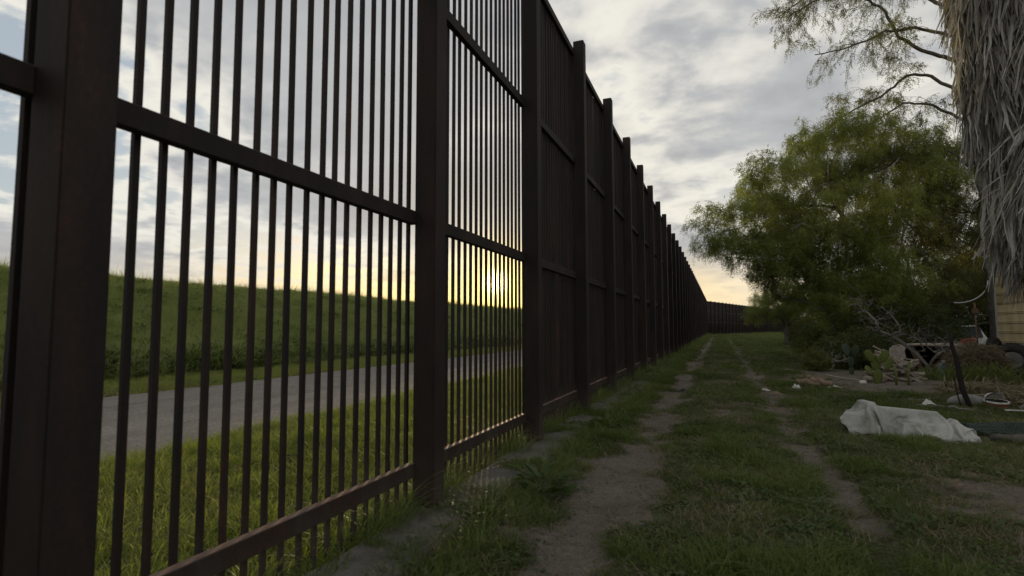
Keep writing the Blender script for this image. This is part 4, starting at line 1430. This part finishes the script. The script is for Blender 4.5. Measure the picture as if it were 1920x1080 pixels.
def brush_heap(label, loc, w, d, h, n, seed, mat='straw', lean=.5, cat='brush heap', core='thatch'):
    r = np.random.default_rng(seed)
    t = thing('brush_heap', label, cat, loc)
    bm = bmesh.new()
    bmesh.ops.create_icosphere(bm, subdivisions=3, radius=1)
    for v in bm.verts:
        c = v.co
        k = 1+.5*(float(fbm(c.x*2+seed, c.y*2+c.z, seed, 3))-.5)
        v.co = Vector((c.x*w*.9*k, c.y*d*.9*k, max(c.z*h*.85*k, -.1)))
    link('core', bm_mesh('core', bm, MAT[core], True), t)
    a = r.uniform(0, 2*np.pi, n)
    q = np.sqrt(r.uniform(size=n))
    X, Y = np.cos(a)*q*w, np.sin(a)*q*d
    Z = h*np.sqrt(np.clip(1-q*q, 0, 1))*r.uniform(.75, 1.05, n)
    D = r.normal(0, 1, (n, 3))*np.array([1, 1, .45])
    D /= np.linalg.norm(D, axis=1, keepdims=True)
    L = r.uniform(.15, .5, n)[:, None]
    W = np.cross(D, r.normal(0, 1, (n, 3)))
    W /= np.linalg.norm(W, axis=1, keepdims=True)
    W *= r.uniform(.003, .009, n)[:, None]
    P = np.stack([X, Y, Z], -1)
    mid = P+D*L*.5+np.array([0, 0, .03])
    V = np.stack([P-W, P+W, mid+W, mid-W, P+D*L-np.array([0, 0, .06])], 1).reshape(-1, 3)
    V[:, 2] = np.maximum(V[:, 2], .0)
    b = np.arange(n)[:, None]*5
    F4 = b+np.array([[0, 1, 2, 3]])
    F3 = b+np.array([[3, 2, 4]])
    kind(link('straw', mesh_np('straw', V, [F4, F3], MAT[mat], {'tone': np.repeat(r.uniform(size=n), 5)}), t), 'stuff')
    return t
brush_heap('large brown heap of dry brush piled against the shell and the derelict car', (6.45, 18.5, 0), .66, .6, .82, 4600, 261)
brush_heap('low flat heap of dry straw behind the red bucket', (4.75, 13.2, 0), .75, .5, .16, 2200, 262)
brush_heap('heap of dry twigs and stalks at the edge of the yard beyond the white pipe', (4.85, 11.7, 0), .5, .4, .14, 900, 263)
# green strap-leaved clumps
def lily(label, loc, s, n, seed):
    t = thing('strap_leaf_plant', label, 'plant', loc, (0, 0, seed), 'strap-leaved plants before the tyres')
    o = clump('leaves', n, .32, .35, .75, .032, .75, MAT['lush'], 6, .42, seed)
    C.objects.link(o)
    o.parent = t
    o.scale = (s, s, s)
lily('arching strap-leaved green plant before the brush heap', (5.35, 16.6, 0), 1.0, 90, 271)
lily('largest strap-leaved green plant, in front of the tyres', (6.1, 16.9, 0), 1.15, 110, 272)
lily('strap-leaved green plant under the lowest palm fronds', (6.35, 15.8, 0), 1.0, 90, 273)
lily('strap-leaved plant between the burnt stake and the jug', (4.95, 17.0, 0), .8, 70, 274)

# ---- curved dish arm on a rusty pole
def hoop_pole():
    t = thing('hoop_pole', 'rusty pole with a curved metal hoop on top, near the corner of the yellow house', 'pole', (7.05, 20.0, 0))
    link('pole', tube_mesh('pole', [(0, 0, 0), (.01, 0, 1.0), (.0, 0, 2.05)], .026, MAT['rust'], 8), t)
    link('bracket', box_mesh('bracket', (-.07, -.05, 1.72), (.07, .05, 1.86), MAT['rust'], .01), t)
    pts = [(-.42+.0*i, 0, 0) for i in range(0)]
    pts = [(-.40+.75*math.sin(a), .0, 2.66-.62*math.cos(a)) for a in [R(-8+10*i) for i in range(11)]]
    link('hoop', tube_mesh('hoop', pts, .017, MAT['metal'], 8), t)
hoop_pole()
def red_can():
    t = thing('fuel_can', 'faded red fuel can on the dry brush in front of the white car', 'can', (6.62, 19.3, .80), (R(4), R(-6), .3))
    link('body', box_mesh('body', (-.17, -.11, 0), (.17, .11, .19), MAT['red'], .03, 2), t)
    link('spout', tube_mesh('spout', [(.11, 0, .18), (.15, 0, .24)], .02, MAT['red'], 8), t)
red_can()

# ---- bucket, grey lump, pipe, net, log, twigs
def bucket():
    t = thing('bucket', 'round red and white bucket with a dark open mouth at the yard edge', 'bucket', (4.24, 11.45, gz(4.24, 11.45)), (R(7), R(0), .25))
    link('mouth_shade', lathe_mesh('mouth_shade', [(.001, .016), (.135, .024), (.148, .10), (.149, .112)], MAT['darkrag'], 28), t)  # black surface painting the shade in the bucket's open mouth, not a real liner
    link('body', lathe_mesh('body', [(.001, 0), (.135, 0), (.15, .02), (.158, .085), (.158, .09), (.150, .09), (.14, .02), (.001, .012)], MAT['red'], 28), t)
    link('rim', lathe_mesh('rim', [(.158, .088), (.168, .09), (.168, .118), (.15, .118), (.15, .092)], MAT['white'], 28, True, True), t)
    # domed white lid tipped up behind the mouth
    bm = bmesh.new()
    rings = []
    for i in range(6):
        e = R(8+14*i)
        rings.append([bm.verts.new((.165*math.cos(e*.75)*math.cos(a), .165*math.cos(e*.75)*math.sin(a), .118+.115*math.sin(e))) for a in [R(15+150*j/14) for j in range(15)]])
    for a, b in zip(rings, rings[1:]):
        for j in range(14):
            bm.faces.new((a[j], a[j+1], b[j+1], b[j]))
    lid = link('lid', bm_mesh('lid', bm, MAT['white'], True), t)
    md = lid.modifiers.new('thickness', 'SOLIDIFY')
    md.thickness = .012
    hp = [(.178*math.cos(a), -.02+.02*math.sin(a), .11+.14*math.sin(a)) for a in [R(180*i/12) for i in range(13)]]
    link('handle', tube_mesh('handle', hp, .007, MAT['darkrag'], 6), t)
bucket()
lump('concrete_lump', (.30, .22, .15), MAT['greyplastic'], 311, (3.98, 11.75, .03), (0, 0, .2), 'grey half-buried concrete lump between the charred stake and the red bucket', 'concrete lump', None, 3, .22)
tag(link('white_pipe', tube_mesh('white_pipe', [(-.45, 0, 0), (0, .005, .004), (.75, 0, 0)], .014, MAT['white'], 10), None, (4.55, 10.75, .045), (0, 0, -.12)), 'thin white plastic pipe lying in front of the red bucket', 'pipe')
tag(link('grey_plank', box_mesh('grey_plank', (-.03, -.015, 0), (.03, .015, .46), MAT['twig'], .003), None, (4.46, 11.2, .03), (R(20), R(52), .3)), 'short grey plank sticking up beside the red bucket', 'plank')
for i, (x, y, L, rz_, lab) in enumerate(((3.35, 11.2, .6, .1, 'dark flat stick on the grass before the charred stake'), (3.62, 11.0, .34, -.2, 'pale stick lying across the foot of the charred stake'), (3.3, 11.9, .4, .35, 'thin twig on the bare soil behind the charred stake'), (4.7, 11.35, .55, .9, 'grey twig on the heap of dry stalks'))):
    tag(link('twig', stick_mesh('twig', L, .014, MAT['twig'], 40+i, 6, .012), None, (x, y, gz(x, y)+.03), (0, .03, rz_)), lab, 'twig')
rag('plastic_rag', (.10, .05), MAT['white'], 37, (3.28, 11.35, gz(3.28, 11.35)+.02), .2, 'small white plastic scrap on the grass left of the charred stake', 'rag', .14)

def net():
    r = np.random.default_rng(281)
    t = thing('garden_net', 'dark green garden netting bunched on the grass behind the tarp end', 'net', (3.75, 8.85, 0))
    n = 46
    u, v = np.meshgrid(np.linspace(-1, 1, n), np.linspace(-1, 1, 22))
    X, Y = u*(.80+.30*(fbm(v*2.2+3, v*0, 287, 3)-.3)), v*(.12+.40*fbm(u*2.1+7, u*0, 286, 3))+.10*np.sin(u*2.2)
    Z = .03+.13*np.clip(1-v*v, 0, 1)*(.45+.55*sstep(u, -1, .3))+.05*(fbm(u*5, v*3, 282, 3)-.5)
    idx = np.arange(u.size).reshape(u.shape)
    f = np.stack([idx[:-1, :-1], idx[:-1, 1:], idx[1:, 1:], idx[1:, :-1]], -1).reshape(-1, 4)
    o = link('netting', mesh_np('netting', np.stack([X, Y, Z], -1).reshape(-1, 3), f, MAT['net']), t)
    md = o.modifiers.new('strands', 'WIREFRAME')
    md.thickness = .007
    o2 = link('netting', mesh_np('netting', np.stack([X*.96, Y*.9+.02, Z*.7+.004+.02*(fbm(u*4, v*4, 284, 3)-.5)], -1).reshape(-1, 3), f, MAT['net']), t)
    md = o2.modifiers.new('strands', 'WIREFRAME')
    md.thickness = .007
net()
_lp = [(-.34+.075*i, .10-.022*i+.018*math.sin(i*1.7), .055+.012*math.sin(i*.9)) for i in range(17)]
_lr = [(.03+.05*min(1, i/5))*(1+.16*math.sin(i*2.3)+.10*math.sin(i*5.1)) for i in range(17)]
tag(link('fallen_log', tube_mesh('fallen_log', _lp, _lr, MAT['bark'], 12), None, (3.25, 7.95, gz(3.25, 7.95))), 'knotty grey fallen log on the grass past the end of the white tarp', 'log')

# ---- the white tarp
def tarp():
    """a sheet let fall over a long lumpy load: a small cloth relaxation"""
    r = np.random.default_rng(291)
    n, m, dd = 116, 78, .0170
    xs_, ys_ = (np.arange(n)-(n-1)/2)*dd, (np.arange(m)-(m-1)/2)*dd
    X, Y = np.meshgrid(xs_, ys_)
    def load(x, y):
        def blk(cx, cy, wx, wy, h, rot=0., e=.05, top=0.):
            c, s = math.cos(rot), math.sin(rot)
            u, v = (x-cx)*c+(y-cy)*s, -(x-cx)*s+(y-cy)*c
            d = np.maximum(np.abs(u)-wx, np.abs(v)-wy)
            return (h+top*u)*(1-sstep(d, -e, e*.4))
        z = blk(-.45, .02, .11, .20, .42, .3, .07)
        z = np.maximum(z, blk(-.54, .0, .20, .22, .28, -.2, .06))
        z = np.maximum(z, blk(-.10, .05, .44, .085, .345, -.08, .05, -.05))
        z = np.maximum(z, blk(.10, -.06, .28, .17, .20, .2, .06))
        z = np.maximum(z, blk(.44, .0, .06, .12, .25, .2, .05))
        z = np.maximum(z, blk(.30, .0, .34, .13, .15, 0, .06))
        return z
    P = np.stack([X*.93, Y*.90, .50+.035*np.sin(X*21+2*np.sin(Y*7))+.03*np.sin(Y*26+3*X)+.02*(fbm(X*9, Y*9, 3, 3)-.5)], -1)
    V = np.zeros_like(P)
    pairs = []
    def add(di, dj, k):
        L = dd*math.hypot(di, dj)
        for par in range(2):
            A = [slice(None), slice(None)]
            if dj:
                st = [c for c in range(n-dj) if (c//dj) % 2 == par]
                ia = np.array(st)
                rows = np.arange(max(0, -di), m-max(0, di))
                pairs.append((np.ix_(rows, ia), np.ix_(rows+di, ia+dj), L, k))
            else:
                st = np.array([c for c in range(m-di) if (c//di) % 2 == par])
                cols = np.arange(n)
                pairs.append((np.ix_(st, cols), np.ix_(st+di, cols), L, k))
    add(0, 1, 1.)
    add(1, 0, 1.)
    add(1, 1, .35)
    add(-1, 1, .35)
    add(0, 3, .10)
    add(3, 0, .10)
    dt, steps, its = .012, 150, 9
    for st in range(steps):
        V[..., 2] -= 9.8*dt
        V *= .985
        Q = P+V*dt
        # the ends are gathered in while it falls, so that it bunches up
        if st < 70:
            Q[..., 0] -= Q[..., 0]*.0009
            Q[..., 1] -= Q[..., 1]*.0016
        for it in range(its):
            for a, b, L, k in pairs:
                d = Q[b]-Q[a]
                ln = np.linalg.norm(d, axis=-1, keepdims=True)+1e-9
                c = d*(.5*k*(ln-L)/ln)
                Q[a] += c
                Q[b] -= c
        h = np.maximum(load(Q[..., 0], Q[..., 1]), 0)+.006
        hit = Q[..., 2] < h
        Q[..., 2] = np.where(hit, h, Q[..., 2])
        fr = np.where(hit, .25, 1.)[..., None]
        Q[..., :2] = P[..., :2]+(Q[..., :2]-P[..., :2])*fr
        V = (Q-P)/dt
        P = Q
    idx = np.arange(n*m).reshape(m, n)
    f = np.stack([idx[:-1, :-1], idx[:-1, 1:], idx[1:, 1:], idx[1:, :-1]], -1).reshape(-1, 4)
    o = link('tarp', mesh_np('tarp', P.reshape(-1, 3), f, MAT['tarp'], smooth=True), None, (2.17, 8.22, gz(2.15, 8.0)-.01), (0, 0, R(-3)))
    md = o.modifiers.new('thickness', 'SOLIDIFY')
    md.thickness = .004
    md.offset = -1
    sb = o.modifiers.new('smooth', 'SUBSURF')
    sb.levels = sb.render_levels = 1
    tag(o, 'crumpled dirty white tarp draped over a long low load on the grass', 'tarp')
tarp()

# ---- single broad-leaved weeds at the foot of the fence
for i, (x, y, s, lab) in enumerate(((-1.38, 4.45, 1.3, 'large broad-leaved weed beside the bare wheel track, nearest the second fence post'), (-1.60, 3.6, .8, 'small broad-leaved weed on the concrete edge'),
                                    (-1.45, 7.2, 1.1, 'broad-leaved weed in the tall grass two bays along the fence'))):
    w = thing('broadleaf_weed', lab, 'weed', (x, y, gz(x, y)), (0, 0, i), 'broad-leaved weeds along the fence')
    o = rosette('leaves', 46, .15, .055, .15, MAT['broad'], 320+i, .9)
    C.objects.link(o)
    o.parent = w
    o.scale = (s, s, s)
